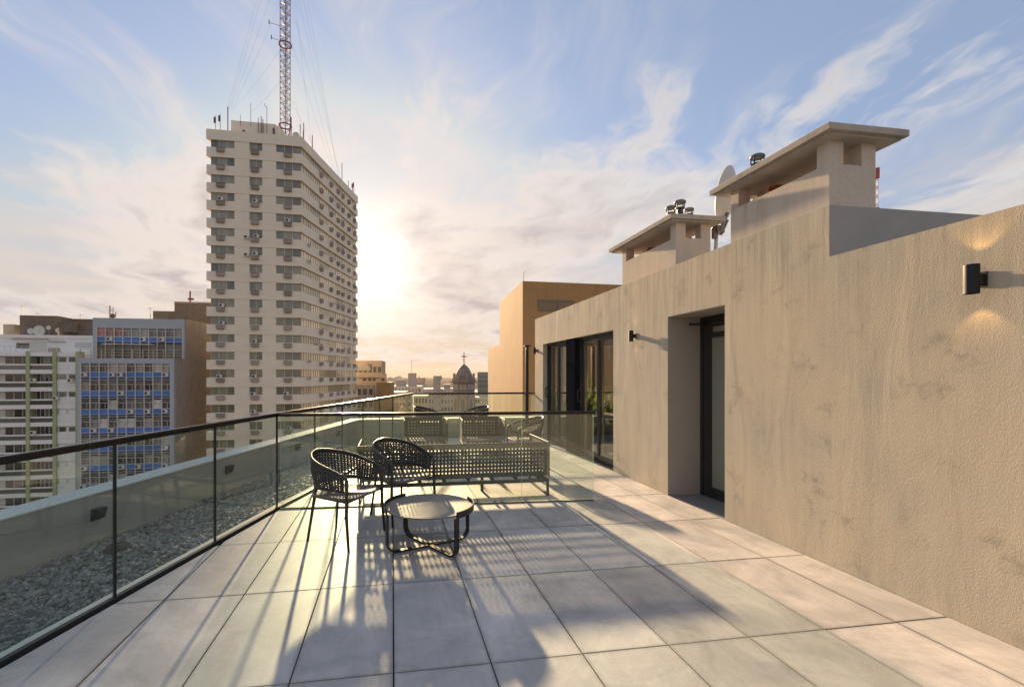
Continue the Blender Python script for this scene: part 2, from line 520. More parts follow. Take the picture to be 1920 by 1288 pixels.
M['gravel'] = gravel_mat()
M['orange'] = stucco('ochre render', (0.34, 0.215, 0.105), grain=0.001, wave=0.0015, streak=0.35, fine=20, blotch=0.12)
M['terracotta'] = simple('terracotta', (0.30, 0.075, 0.035), 0.8)
M['dish'] = simple('dish grey', (0.56, 0.55, 0.53), 0.5)
M['white'] = simple('white paint', (0.82, 0.81, 0.80), 0.7, var=0.12, scale=0.8)
M['tower'] = simple('tower cladding', (0.80, 0.73, 0.60), 0.85, var=0.09, scale=0.5)
M['tower_glass'] = window_mat('tower panes', (0.19, 0.18, 0.125))
M['strip_glass'] = window_mat('sky gold strip panes', (0.74, 0.60, 0.36), per_object=0.40)  # gold tone paints in the bright sky mirrored by the panes
M['ac_box'] = simple('rusty metal cage', (0.36, 0.305, 0.275), 0.7, var=0.2, per_object=0.2)
M['ac'] = simple('white enamel', (0.62, 0.60, 0.56), 0.5, var=0.1)
M['ac_fan'] = simple('dark fan grille', (0.03, 0.03, 0.03), 0.6)
M['mast'] = simple('red oxide paint', (0.18, 0.07, 0.085), 0.6, var=0.3)
M['mast_white'] = simple('greying mast paint', (0.25, 0.18, 0.21), 0.6, var=0.2)
M['wire'] = simple('steel cable', (0.16, 0.16, 0.18), 0.5, 0.3)
M['blue'] = simple('blue enamel panel', (0.075, 0.20, 0.53), 0.45, var=0.12, per_object=0.18)
M['dark_blue'] = simple('dark blue enamel', (0.02, 0.05, 0.16), 0.5)
M['blue_wall'] = simple('grey blue render', (0.40, 0.45, 0.50), 0.85, var=0.12, scale=0.6)
M['frame_grey'] = simple('painted steel frame', (0.58, 0.57, 0.56), 0.6)
M['curtain'] = window_mat('curtained panes', (0.20, 0.185, 0.17), per_object=0.85)
M['pale_curtain'] = window_mat('pale curtained panes', (0.48, 0.47, 0.45), per_object=0.4)
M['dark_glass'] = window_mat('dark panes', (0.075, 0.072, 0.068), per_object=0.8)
M['red_curtain'] = window_mat('red curtained panes', (0.33, 0.10, 0.095), per_object=0.5)
M['side_wall'] = stucco('stained party wall', (0.30, 0.275, 0.255), grain=0.002, wave=0.004, streak=0.75, fine=6)
M['green'] = simple('green pilaster paint', (0.40, 0.43, 0.25), 0.8)
M['brown_wall'] = stucco('sooty concrete', (0.20, 0.165, 0.135), grain=0.004, wave=0.01, streak=0.8, fine=5)
M['tan'] = stucco('tan render', (0.45, 0.375, 0.29), grain=0.002, wave=0.004, streak=0.6, fine=5)
M['stone'] = simple('church stone', (0.29, 0.25, 0.22), 0.9, var=0.3, scale=1.5)
M['dome'] = simple('dome slate', (0.20, 0.18, 0.165), 0.8, var=0.25, scale=2)
M['city1'] = simple('pale city render', (0.46, 0.43, 0.39), 0.9, var=0.2, scale=0.3)
M['city2'] = simple('grey city render', (0.33, 0.31, 0.29), 0.9, var=0.2, scale=0.3)
M['city3'] = simple('warm city render', (0.44, 0.34, 0.25), 0.9, var=0.2, scale=0.3)
M['city_glass'] = window_mat('city panes', (0.085, 0.085, 0.085))
M['glass_tower'] = window_mat('blue curtain wall', (0.09, 0.15, 0.17))
M['ground'] = simple('city ground', (0.12, 0.11, 0.10), 0.95, var=0.4, scale=0.02)
M['interior'] = simple('interior plaster', (0.42, 0.40, 0.37), 0.9)
M['interior_floor'] = simple('interior floor', (0.22, 0.20, 0.18), 0.4)
M['fabric'] = simple('grey blind', (0.33, 0.35, 0.34), 0.9)
M['pot'] = simple('dark planter', (0.06, 0.058, 0.055), 0.7)
M['rail_white'] = simple('pale railing paint', (0.48, 0.40, 0.29), 0.7)
M['rubber'] = simple('black lump', (0.015, 0.015, 0.016), 0.8, bump=0.01, bscale=20)
M['dry_leaf'] = simple('dry leaf', (0.42, 0.10, 0.04), 0.7)


def leaf_mat():
    m, t, out = new_mat('leaf green')
    n = t.noise(obj_co(t), 8, 3)
    c = t.mix(n, (0.10, 0.17, 0.03, 1), (0.28, 0.32, 0.06, 1))
    d = t.n('ShaderNodeBsdfDiffuse', ins={0: c}); tl = t.n('ShaderNodeBsdfTranslucent', ins={0: c})
    g = t.n('ShaderNodeBsdfGlossy', ins={'Color': (1, 1, 1, 1), 'Roughness': 0.35})
    a = t.n('ShaderNodeMixShader', ins={0: 0.4, 1: d.outputs[0], 2: tl.outputs[0]})
    b = t.n('ShaderNodeMixShader', ins={0: 0.06, 1: a.outputs[0], 2: g.outputs[0]})
    t.t.links.new(b.outputs[0], out.inputs[0])
    return m


def edge_mat():
    m, t, out = new_mat('polished glass edge')
    d = t.n('ShaderNodeBsdfTranslucent', ins={0: (0.62, 0.72, 0.60, 1)})
    e = t.n('ShaderNodeBsdfDiffuse', ins={0: (0.52, 0.60, 0.50, 1)})
    mx = t.n('ShaderNodeMixShader', ins={0: 0.5, 1: d.outputs[0], 2: e.outputs[0]})
    t.t.links.new(mx.outputs[0], out.inputs[0])
    return m


def lamp_mat():
    m, t, out = new_mat('lamp lens')
    e = t.n('ShaderNodeEmission', ins={0: (1.0, 0.62, 0.28, 1), 1: 3.0})
    t.t.links.new(e.outputs[0], out.inputs[0])
    return m


def sea_mat():
    m, t, out = new_mat('sea water')
    co = obj_co(t)
    n = t.noise(t.mapping(co, scale=(1, 1, 1)), 0.02, 4, 0.6)
    bn = t.n('ShaderNodeBump', ins={'Strength': 0.6, 'Distance': 1.0, 'Height': n})
    principled(t, out, Base_Color=(0.11, 0.10, 0.085, 1), Roughness=0.7, Normal=bn.outputs[0]).inputs['Specular IOR Level'].default_value = 0.0
    return m


M['leaf'] = leaf_mat(); M['edge'] = edge_mat(); M['lens'] = lamp_mat(); M['sea'] = sea_mat()

Z3 = Vector((0, 0, 1))
GROUND = -46.0

# ================================================================== SETTING
# city ground and sea
mb = MB(); mb.face([(-900, -400, GROUND), (900, -400, GROUND), (900, 1500, GROUND), (-900, 1500, GROUND)])
struct(mb.build('ground', M['ground']))
mb = MB()
mb.face([(-8000, -8000, GROUND - 1.5), (8000, -8000, GROUND - 1.5), (8000, 8000, GROUND - 1.5), (-8000, 8000, GROUND - 1.5)])
struct(mb.build('sea', M['sea']))

# ---- rail lines on the deck
RA = Vector((-2.742, 0.0, 0)); RB = Vector((-1.27, 5.36, 0)); RC = Vector((0.49, 10.85, 0)); RD = Vector((8.2, 10.62, 0))
RA = RA + (RA - RB).normalized() * 1.2
PARTW = Vector((2.36, 5.13, 0))
WALL = 3.38


def clip(poly, a, b):
    """keep the part of poly to the right of the line a -> b"""
    out = []
    def side(p): return (b[0] - a[0]) * (p[1] - a[1]) - (b[1] - a[1]) * (p[0] - a[0])
    n = len(poly)
    for i in range(n):
        p, q = poly[i], poly[(i + 1) % n]
        sp, sq = side(p), side(q)
        if sp <= 0: out.append(p)
        if sp * sq < 0:
            k = sp / (sp - sq)
            out.append((p[0] + (q[0] - p[0]) * k, p[1] + (q[1] - p[1]) * k))
    return out


def area(poly):
    return 0.5 * abs(sum(poly[i][0] * poly[(i + 1) % len(poly)][1] - poly[(i + 1) % len(poly)][0] * poly[i][1] for i in range(len(poly))))


def terrace():
    mb = MB()
    bed = [(-4.36, -1.5), (9, -1.5), (9, 11.1), (-0.86, 11.3)]
    mb.face([(*p, -0.06) for p in bed]); mb.face([(*p, -0.5) for p in bed[::-1]])
    base = struct(mb.build('terrace_floor', M['under']))
    base['label'] = 'terrace floor of large pale porcelain tiles with open joints'
    W, L, OU, OV, G = 0.4999, 0.9885, 0.0065, 2.3197, 0.0034
    cache = {}
    for k in range(-8, 17):
        for r in range(-3, 9):
            x0, x1 = OU + k * W + G, OU + (k + 1) * W - G
            y0, y1 = OV + r * L + G, OV + (r + 1) * L - G
            full = [(x0, y0), (x1, y0), (x1, y1), (x0, y1)]
            p = full
            inside = (RA - RB).normalized()
            nrm = 0.045
            for a, b in ((RA, RB), (RB, RC)):
                d = (b - a).normalized(); n = Vector((d.y, -d.x, 0)) * nrm
                p = clip(p, a + n, b + n)
                if len(p) < 3: break
            if len(p) < 3: continue
            p = clip(p, RC + Vector((0, -0.05, 0)), RD + Vector((0, -0.05, 0)))
            if len(p) < 3: continue
            lim = WALL - 0.004 if y0 < 10.2 else None
            if lim is not None and x0 < lim < x1:
                p = clip(p, (lim, 20), (lim, -20)) if False else [q for q in clip([(-q[0], q[1]) for q in p][::-1], (-lim, -20), (-lim, 20))]
                p = [(-q[0], q[1]) for q in p][::-1]
            elif lim is not None and x0 >= lim:
                continue
            if len(p) < 3 or area(p) < 0.004: continue
            dz = rnd.uniform(-0.0012, 0.0012)
            cx, cy = (x0 + x1) / 2, (y0 + y1) / 2
            if len(p) == 4 and area(p) > 0.999 * area(full):
                if 'full' not in cache:
                    mb = MB(); mb.box(-(W / 2 - G), W / 2 - G, -(L / 2 - G), L / 2 - G, -0.03, 0, ch=0.0018)
                    o = mb.build('tile', M['tile'], base, local=True); cache['full'] = o
                else:
                    o = inst('tile', cache['full'], base)
                o.location = (cx, cy, dz)
                o.rotation_euler = (rnd.uniform(-.0012, .0012), rnd.uniform(-.0018, .0018), 0)
            else:
                mb = MB(); mb.prism([(q[0] - cx, q[1] - cy) for q in p], -0.03, 0, ch=0.0018)
                o = mb.build('tile', M['tile'], base, local=True); o.location = (cx, cy, dz)
    return base


terrace()

# ================================================================== PENTHOUSE on the right
pent = tag(empty('penthouse', (WALL, 6, 0)), 'sand coloured stucco penthouse with sliding doors along the right side of the terrace', 'building')
T = 0.30                                  # wall thickness
XB = 8.0                                  # back of the penthouse
DV0, DV1, DZ = 4.233, 5.221, 2.212        # small door opening
SV0, SV1, SZ = 6.64, 9.99, 2.187          # sliding door opening
LV, LZ, MZ = 3.092, 2.415, 2.82           # end of the low wall, low and main wall heights
EV = 10.58                                # far end of the wall
mb = MB()
mb.box(WALL, WALL + T, -1.5, LV, -0.3, LZ)                       # low wall
mb.box(WALL, WALL + T, LV, DV0, -0.3, MZ)
mb.box(WALL, WALL + T, DV0, DV1, DZ, MZ)
mb.box(WALL, WALL + T, DV1, SV0, -0.3, MZ)
mb.box(WALL, WALL + T, SV0, SV1, SZ, MZ)
mb.box(WALL, WALL + T, SV1, EV, -0.3, MZ)
mb.build('wall', M['wall'], pent)
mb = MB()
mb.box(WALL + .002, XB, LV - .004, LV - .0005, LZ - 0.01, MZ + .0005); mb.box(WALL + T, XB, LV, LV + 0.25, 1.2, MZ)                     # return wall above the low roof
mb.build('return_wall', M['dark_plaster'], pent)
mb = MB()
mb.box(WALL + T, XB, -1.5, LV, LZ - 0.45, LZ - 0.3)
mb.box(WALL + T, XB, LV + 0.25, EV - 0.02, 2.42, 2.60)
mb.build('roof', M['cap'], pent)
mb = MB()                                                        # end wall: lintel and far pier, glass between
mb.box(WALL + T, XB, EV - 0.25, EV - 0.03, SZ + 0.01, 2.415)
mb.box(7.0, XB, EV - 0.25, EV - 0.03, -0.3, SZ + 0.01)
mb.build('end_wall', M['smooth_wall'], pent)
mb = MB()
mb.box(WALL + T, XB, 5.45, 5.6, -0.02, 2.42)                     # room walls behind the sliding doors
mb.box(XB - 0.15, XB - 0.001, 5.6, EV - 0.25, -0.02, 2.42)
mb.build('room_wall', M['interior'], pent)
mb = MB(); mb.box(WALL + T, XB - 0.15, 5.6, EV - 0.25, -0.05, -0.008)
mb.box(WALL, WALL + T, SV0, SV1, -0.05, -0.006)
mb.build('room_floor', M['interior_floor'], pent)

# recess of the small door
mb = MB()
mb.box(WALL + .003, WALL + 0.44, DV1 - .004, DV1 - .0005, 0.0, DZ - .0045)  # thin liner over the stucco jamb, toned dark as if shaded
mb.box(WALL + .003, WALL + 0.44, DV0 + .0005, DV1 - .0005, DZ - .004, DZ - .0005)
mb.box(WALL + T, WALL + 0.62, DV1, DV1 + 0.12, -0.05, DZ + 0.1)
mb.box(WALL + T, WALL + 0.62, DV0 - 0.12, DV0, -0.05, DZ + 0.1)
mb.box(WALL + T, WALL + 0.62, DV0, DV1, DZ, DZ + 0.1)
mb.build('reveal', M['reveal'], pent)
mb = MB(); mb.box(WALL - 0.003, WALL + 0.62, DV0 + .002, DV1 - .002, -0.05, -0.006)
mb.build('threshold', simple('grey threshold slab', (0.20, 0.20, 0.205), 0.6), pent)


def small_door():
    x = WALL + 0.44
    mb = MB()
    mb.box(x, x + 0.07, DV0 + .001, DV0 + 0.06, 0, DZ - .002); mb.box(x, x + 0.07, DV1 - 0.06, DV1 - .001, 0, DZ - .002)
    mb.box(x, x + 0.07, DV0 + 0.06, DV1 - 0.06, DZ - 0.07, DZ - .002)
    d = mb.build('door', M['black_metal'], pent)
    mb = MB()
    a, b = DV0 + 0.065, DV1 - 0.065
    mb.box(x + .005, x + 0.055, a, a + 0.10, 0.01, DZ - 0.075); mb.box(x + .005, x + 0.055, b - 0.13, b, 0.01, DZ - 0.075)
    mb.box(x + .005, x + 0.055, a + 0.10, b - 0.13, 0.01, 0.13); mb.box(x + .005, x + 0.055, a + 0.10, b - 0.13, DZ - 0.27, DZ - 0.075)
    mb.build('leaf_frame', M['black_metal'], d)
    mb = MB(); mb.box(x + 0.02, x + 0.035, a + 0.095, b - 0.125, 0.125, DZ - 0.265)
    mb.build('pane', M['frosted'], d)
    mb = MB(); mb.tube([(x - 0.002, b - 0.03, DZ - 0.10), (x - 0.19, b - 0.03, DZ - 0.10)], 0.012)
    mb.tube([(x - 0.19, b - 0.03, DZ - 0.10), (x - 0.205, b - 0.03, DZ - 0.10)], 0.02)
    mb.build('stay_rod', M['black_metal'], d)
    mb = MB(); mb.box(x - 0.05, x + .004, a + 0.42, a + 0.62, DZ - 0.21, DZ - 0.15)
    mb.tube([(x - .052, a + .30, DZ - .21), (x - .052, a + .30, DZ - .14)], 0.022)
    mb.build('door_closer', M['steel_grey'], d)


small_door()


def slider(v0, v1, name_handle_at):
    """one sliding unit: outer frame, two sashes on two tracks"""
    x = WALL + 0.10
    mb = MB()
    mb.box(x, x + 0.12, v0, v0 + 0.045, 0.0, SZ - .002); mb.box(x, x + 0.12, v1 - 0.045, v1, 0.0, SZ - .002)
    mb.box(x, x + 0.12, v0 + 0.045, v1 - 0.045, SZ - 0.05, SZ - .002)
    mb.box(x, x + 0.12, v0 + 0.045, v1 - 0.045, 0.0, 0.03)
    s = mb.build('sliding_door', M['black_metal'], pent)
    mid = (v0 + v1) / 2
    for k, (a, b, dx, fm) in enumerate(((v0 + 0.047, mid + 0.04, 0.012, 'black_metal'), (mid - 0.04, v1 - 0.047, 0.065, 'steel_grey'))):
        mb = MB(); w = 0.065
        mb.box(x + dx, x + dx + 0.04, a, a + w, 0.032, SZ - 0.053); mb.box(x + dx, x + dx + 0.04, b - w, b, 0.032, SZ - 0.053)
        mb.box(x + dx, x + dx + 0.04, a + w, b - w, 0.032, 0.032 + 0.08); mb.box(x + dx, x + dx + 0.04, a + w, b - w, SZ - 0.053 - 0.06, SZ - 0.053)
        mb.build('sash_frame', M[fm], s)
        mb = MB(); mb.box(x + dx + 0.016, x + dx + 0.024, a + w - .004, b - w + .004, 0.108, SZ - 0.11)
        mb.build('pane', M['door_glass'], s)
    mb = MB(); v = name_handle_at
    mb.tube([(x + .01, v, 0.98), (x - .05, v, 0.985), (x - .055, v, 1.0), (x - .055, v, 1.19), (x - .05, v, 1.2), (x + .01, v, 1.205)], 0.011)
    mb.box(x - .012, x + .012, v - .03, v + .03, 0.86, 0.95)
    mb.build('handle', M['black_metal'], s)


slider(8.62, SV1 - .002, 9.93)
slider(SV0 + .002, 8.18, 8.12)
mb = MB(); mb.box(WALL + 0.01, WALL + 0.26, 8.184, 8.616, 0.0, SZ - 0.003)
mb.build('mullion_column', simple('matt black cladding', (0.014, 0.014, 0.02), 0.9, spec=0.0), pent)
# glazed end of the room
mb = MB()
for x in (3.72, 4.75, 5.8, 6.93):
    mb.box(x, x + 0.07, EV - 0.18, EV - 0.10, -0.005, SZ + 0.008)
mb.build('end_window_frame', M['black_metal'], pent)
for a, b in ((3.79, 4.75), (4.82, 5.8), (5.87, 6.93)):
    mb = MB(); mb.box(a, b, EV - 0.145, EV - 0.137, 0.0, SZ + .008); mb.build('pane', M['door_glass'], pent)
mb = MB(); mb.box(WALL + 0.32, WALL + 0.36, 9.72, 9.95, 0.02, SZ - 0.02)
cur = mb.build('blind', M['fabric'], pent)


def chimney(v0, v1, u0, u1, zb, zs, zt, capr, name):
    """parapet box with open windows below an overhanging slab"""
    mb = MB(); t = 0.10
    mb.box(u0, u0 + t, v0, v1, zb, zs); mb.box(u1 - t, u1, v0, v1, zb, zs)
    mb.box(u0 + t, u1 - t, v0, v0 + t, zb, zs); mb.box(u0 + t, u1 - t, v1 - t, v1, zb, zs)
    c = mb.build('chimney', M['smooth_wall'], pent)
    pl = 0.105
    pw = 0.13 if u1 - u0 > .4 else .1
    for (a, b) in ((u0, v0), (u1 - pw, v0), (u0, v1 - pl), (u1 - pw, v1 - pl)):
        mb = MB(); mb.box(a, a + pw, b, b + pl, zs, zt); mb.build('pillar', M['smooth_wall'], c)
    mb = MB(); a0, a1, b0, b1 = capr
    mb.box(a0, a1, b0, b1, zt + 0.008, zt + 0.062, ch=0.006); mb.box(a0 + .035, a1 - .035, b0 + .035, b1 - .035, zt - 0.012, zt + 0.008)
    mb.build('cap_slab', M['cap'], c)
    for k in range(2):
        q = v0 + (v1 - v0) * (0.36 + 0.34 * k)
        mb = MB(); mb.lathe([(0.045, zb), (0.045, zs + 0.10 - 0.05 * (k == 0)), (0.055, zs + 0.10 - 0.05 * (k == 0)), (0.055, zs + 0.13 - 0.05 * (k == 0))], 14, centre=((u0 + u1) / 2, q, 0))
        mb.build('flue', M['terracotta'], c)
    return c


c1 = chimney(3.094, 4.15, 3.381, 3.81, MZ, 3.148, 3.340, (3.249, 3.976, 2.975, 4.29), 'a')
c1['label'] = 'larger nearer chimney box with weathered slab cap'
c2 = chimney(5.06, 6.356, 3.381, 3.845, MZ, 3.150, 3.340, (3.249, 3.973, 4.957, 6.53), 'b')
c2['label'] = 'smaller looking chimney box above the sliding doors'


def cowl(u, v, z, s, label, parent=None):
    o = tag(empty('vent_cowl', (u, v, z)), label, 'vent', 'black chimney cowls')
    mb = MB(); mb.lathe([(0.05 * s, -0.75 * s), (0.05 * s, 0.02 * s), (0.075 * s, 0.03 * s), (0.075 * s, 0.045 * s)], 14); mb.build('pipe', M['black_metal'], o, local=True)
    mb = MB(); mb.lathe([(0.02 * s, 0.135 * s), (0.085 * s, 0.12 * s), (0.092 * s, 0.128 * s), (0.092 * s, 0.146 * s), (0.07 * s, 0.165 * s), (0.01 * s, 0.172 * s)], 18)
    mb.build('lid', simple('cowl lid', (0.10, 0.11, 0.115), 0.4), o, smooth=True, local=True, angle=40)
    for k in range(4):
        a = math.pi / 2 * k + .4
        mb = MB(); mb.tube([(0.07 * s * math.cos(a), 0.07 * s * math.sin(a), 0.04 * s), (0.085 * s * math.cos(a), 0.085 * s * math.sin(a), 0.08 * s), (0.078 * s * math.cos(a), 0.078 * s * math.sin(a), 0.13 * s)], 0.009 * s, 6)
        mb.build('strut', M['black_metal'], o, local=True)
    return o


def ray_uv(px, v):
    """u on the plane y = v seen at column px"""
    k = (px - PX) / F
    Z = v / (CY - k * SY)
    return k * Z * CY + Z * SY, Z


for px, py, v, s, lb in ((1420, 300, 4.75, 1.0, 'black capped vent cowl standing behind the larger chimney slab'),
                         (1275, 384, 5.9, 1.0, 'tallest of the three black cowls behind the far chimney slab'),
                         (1258, 394, 6.2, 0.95, 'leftmost low cowl behind the far chimney slab'),
                         (1292, 397, 5.7, 0.8, 'lowest rightmost cowl behind the far chimney slab')):
    u, Z = ray_uv(px, v)
    s *= 0.86
    cowl(u + .0, v, zof(py, Z) - 0.1 * s, s, lb)


def sat_dish():
    v = 5.15; u, Z = ray_uv(1357, v)
    o = tag(empty('satellite_dish', (u - 0.045, v, 2.53)), 'pale grey satellite dish on a bent pole between the two chimneys', 'satellite dish')
    mb = MB(); mb.tube([(-.14, 0.06, 0.42), (-.10, 0.06, 0.44), (-.05, 0.06, 0.47), (-.02, 0.06, .53), (-.015, 0.06, .62), (-.01, 0.06, 0.82)], 0.022, 10)
    mb.build('pole', M['dish'], o, local=True, smooth=True)
    mb = MB(); mb.box(-.04, .06, 0.0, 0.10, 0.74, 0.83); mb.tube([(-.035, 0.06, .68), (-.035, 0.06, .86)], 0.034, 10)
    mb.tube([(0.0, 0, .78), (.08, -.03, .98)], .016); mb.tube([(.03, .03, .72), (.1, .0, .9)], .016)
    mb.build('bracket', M['steel_grey'], o, local=True)
    nrm = Vector((-0.58, 0.78, 0.22)).normalized()
    ax = nrm.cross(Z3).normalized(); ay = ax.cross(nrm) * -1
    mb = MB((Vector((0.06, -0.02, 1.20)), ax, Vector(ay) , nrm))
    prof = [(0.001, -0.07), (0.12, -0.062), (0.22, -0.04), (0.30, -0.012), (0.34, 0.005), (0.345, 0.0), (0.30, -0.022), (0.22, -0.052), (0.12, -0.075), (0.001, -0.083)]
    mb.lathe(prof, 32, caps=False)
    mb.build('reflector', M['dish'], o, local=True, smooth=True, angle=50)


sat_dish()


def wall_lamp(v, z, s, label, lit, normal=Vector((-1, 0, 0)), base=None):
    u = WALL
    p = Vector((WALL, v, z)) if base is None else base
    o = tag(empty('wall_lamp', p), label, 'wall lamp', 'black up and down wall lamps')
    n = normal; t = n.cross(Z3)
    mb = MB((Vector((0, 0, 0)), t, n, Z3))
    r = 0.0315 * s; d = 0.071 * s; hh = 0.076 * s
    mb.lathe([(r * 0.86, -hh + 0.012), (r * 0.9, -hh), (r, -hh), (r, hh), (r * 0.9, hh), (r * 0.86, hh - 0.012)], 28, centre=(0, d, 0))
    mb.build('housing', M['lamp_black'], o, local=True, smooth=True, angle=35)
    mb = MB((Vector((0, 0, 0)), t, n, Z3)); mb.box(-.016 * s, .016 * s, 0.0, d - r * 0.9, -.028 * s, .028 * s)
    mb.box(-.022 * s, .022 * s, -0.002, 0.007, -.04 * s, .04 * s)
    mb.build('bracket', M['black_metal'], o, local=True)
    if lit:
        for sg in (1, -1):
            mb = MB((Vector((0, 0, 0)), t, n, Z3)); mb.lathe([(0.001, 0), (r * .82, 0.0)], 18, centre=(0, d, sg * (hh - 0.014)), caps=False)
            mb.build('lens', M['lens'], o, local=True)
            L = bpy.data.objects.new('lamp_light', bpy.data.lights.new('lamp_light', 'SPOT'))
            COL.objects.link(L); L.parent = o
            L.location = n * d + Vector((0, 0, sg * (hh + 0.002)))
            L.rotation_euler = (0, 0, 0) if sg < 0 else (math.pi, 0, 0)
            L.data.energy = lit; L.data.color = (1.0, 0.56, 0.2); L.data.spot_size = R(84); L.data.spot_blend = 0.3
            L.data.shadow_soft_size = 0.012
    return o


wall_lamp(2.15, 2.042, 1.10, 'glowing black cylinder lamp on the near stucco wall casting warm beams', 0.42)
wall_lamp(5.98, 2.037, 1.0, 'black cylinder lamp beside the recessed door with its shadow on the wall', 0.12)
wall_lamp(10.4, 2.06, 1.0, 'farthest small black lamp at the end of the stucco wall', 0.12)
# dark post at the end of the back rail
pst = tag(empty('steel_post', (3.19, 10.62, 0)), 'slim dark steel post standing at the far corner of the stucco wall', 'post')
mb = MB(); mb.box(3.155, 3.225, 10.59, 10.65, 0, 2.17); mb.build('shaft', M['black_metal'], pst)
mb = MB(); mb.box(3.12, 3.27, 10.56, 10.68, 2.17, 2.205); mb.box(3.14, 3.20, 10.50, 10.56, 2.08, 2.17); mb.build('head', M['black_metal'], pst)

# ================================================================== GLASS RAILINGS
def line_at_px(a, b, px):
    """point of segment a-b seen at column px"""
    lo, hi = 0.0, 1.0
    def col(p):
        X = p.x * CY - p.y * SY; Z = p.x * SY + p.y * CY
        return PX + F * X / Z
    for _ in range(50):
        m = (lo + hi) / 2
        if col(a.lerp(b, m)) < px: lo = m
        else: hi = m
    return a.lerp(b, (lo + hi) / 2)


def railing(stops, label, z0=0.0, ztop=1.035, seal=0.010, kerb=True, caps=(0, 0), cross_off=None, end_edge=False, skip_last_seal=False):
    """stops: points along the line; panes between them"""
    o = tag(empty('glass_railing', stops[0]), label, 'railing')
    for i, (a, b) in enumerate(zip(stops, stops[1:])):
        d = (b - a); L = d.length; d.normalize(); n = Vector((-d.y, d.x, 0))
        mb = MB((a, d, n, Z3))
        g = 0.004
        x0, x1, y0, y1, za, zb = g, L - g, -0.006, 0.006, z0 + 0.012, ztop
        v = [mb.pt(p) for p in ((x0, y0, za), (x1, y0, za), (x1, y1, za), (x0, y1, za), (x0, y0, zb), (x1, y0, zb), (x1, y1, zb), (x0, y1, zb))]
        for ids, m in (((0, 1, 5, 4), 0), ((2, 3, 7, 6), 0), ((0, 3, 2, 1), 1), ((4, 5, 6, 7), 1), ((1, 2, 6, 5), 1), ((3, 0, 4, 7), 1)):
            mb.idx([v[k] for k in ids], m)
        mb.build('pane', [M['rail_glass'], M['edge']], o)
    for p, q in zip(stops[1:-1], stops[2:]):
        d = (q - p).normalized(); n = Vector((-d.y, d.x, 0))
        if seal:
            mb = MB((p, d, n, Z3)); mb.box(-seal / 2, seal / 2, -0.010, 0.010, z0 + 0.012, ztop); mb.build('joint_strip', M['seal'], o)
    # handrail and base channel follow the straight runs
    runs = [[stops[0], stops[1]]]
    for p in stops[2:]:
        a, b = runs[-1]
        if (b - a).normalized().dot((p - b).normalized()) > 0.9999: runs[-1][1] = p
        else: runs.append([b, p])
    for k, (a, b) in enumerate(runs):
        d = (b - a); L = d.length; d.normalize(); n = Vector((-d.y, d.x, 0))
        mb = MB((a, d, n, Z3)); e = 0.0004 * k
        hw, hh = (0.024, 0.036) if kerb else (0.019, 0.027)
        mb.box(-caps[0] if k == 0 else 0, L + (caps[1] if k == len(runs) - 1 else 0.0), -hw, hw, ztop - 0.006 + e, ztop + hh + e, ch=0.006)
        mb.build('handrail', M['bronze'], o)
        mb = MB((a, d, n, Z3)); bw, bh = (0.017, 0.022) if kerb else (0.009, 0.010)
        mb.box(0, L, -bw, bw, z0 - 0.03, z0 + bh); mb.build('base_channel', M['channel'], o)
        if kerb:
            mb = MB((a, d, n, Z3)); mb.box(0, L, 0.0185, 0.085, z0 - 0.2, z0 + 0.012); mb.build('kerb', M['kerb'], o)
    return o


j1 = line_at_px(RA, RB, 215); j2 = line_at_px(RA, RB, 403)
st = [RA, j1, j2, RB] + [line_at_px(RB, RC, x) for x in (590, 641.6, 680.5, 711.6, 736)] + [RC]
r1 = railing(st, 'long glass balustrade with bronze handrail running along the gravel strip')
st = [RC.lerp(RD, k) + (RC - RC) for k in (0.0, 0.17, 0.35, 0.53, 0.72, 1.0)]
r2 = railing(st, 'glass balustrade across the far end of the terrace', seal=0.006)
pa = RB + (PARTW - RB).normalized() * 0.04
st = [pa, line_at_px(RB, PARTW, 834), line_at_px(RB, PARTW, 978), PARTW]
r3 = railing(st, 'waist high glass partition crossing the terrace in front of the sofa', kerb=False, seal=0.0, caps=(0.02, 0.015))

# ---- parapet and gravel strip outside the left railing
def offs(a, b, w):
    d = (b - a).normalized(); return Vector((-d.y, d.x, 0)) * w


PZ = 0.41
P0 = Vector((-2.874, 3.894, 0)); P1 = Vector((-0.80, 11.23, 0))
dP = (P1 - P0).normalized()
P0 = P0 - dP * 6.0
P2 = Vector((9.0, 11.02, 0))
nP = Vector((-dP.y, dP.x, 0))
dQ = (P2 - P1).normalized(); nQ = Vector((-dQ.y, dQ.x, 0))
par = tag(empty('parapet_wall', (-2.2, 6.2, -0.05)), 'low grey rendered parapet enclosing the gravel strip outside the glass', 'wall')
wI = 0.25
corner = P1 + nP * wI + dP * 0.26
mb = MB()
mb.prism([(P0 + nP * wI).to_tuple()[:2], P0.to_tuple()[:2], P1.to_tuple()[:2], corner.to_tuple()[:2]], -0.6, PZ)
mb.prism([corner.to_tuple()[:2], P1.to_tuple()[:2], P2.to_tuple()[:2], (P2 + nQ * 0.28).to_tuple()[:2]], -0.6, PZ)
mb.build('wall', M['parapet'], par)
mb = MB()
oI = 0.012
mb.prism([(P0 + nP * (wI + oI)).to_tuple()[:2], (P0 - nP * oI).to_tuple()[:2], (P1 - nP * oI - nQ * oI).to_tuple()[:2], (corner + nP * oI + nQ * oI).to_tuple()[:2]], PZ, PZ + 0.012)
mb.prism([(corner + nP * oI + nQ * oI).to_tuple()[:2], (P1 - nP * oI - nQ * oI).to_tuple()[:2], (P2 - nQ * oI).to_tuple()[:2], (P2 + nQ * 0.29).to_tuple()[:2]], PZ, PZ + 0.012)
mb.build('coping', simple('parapet coping', (0.56, 0.57, 0.54), 0.8, var=0.1, scale=2.0), par)
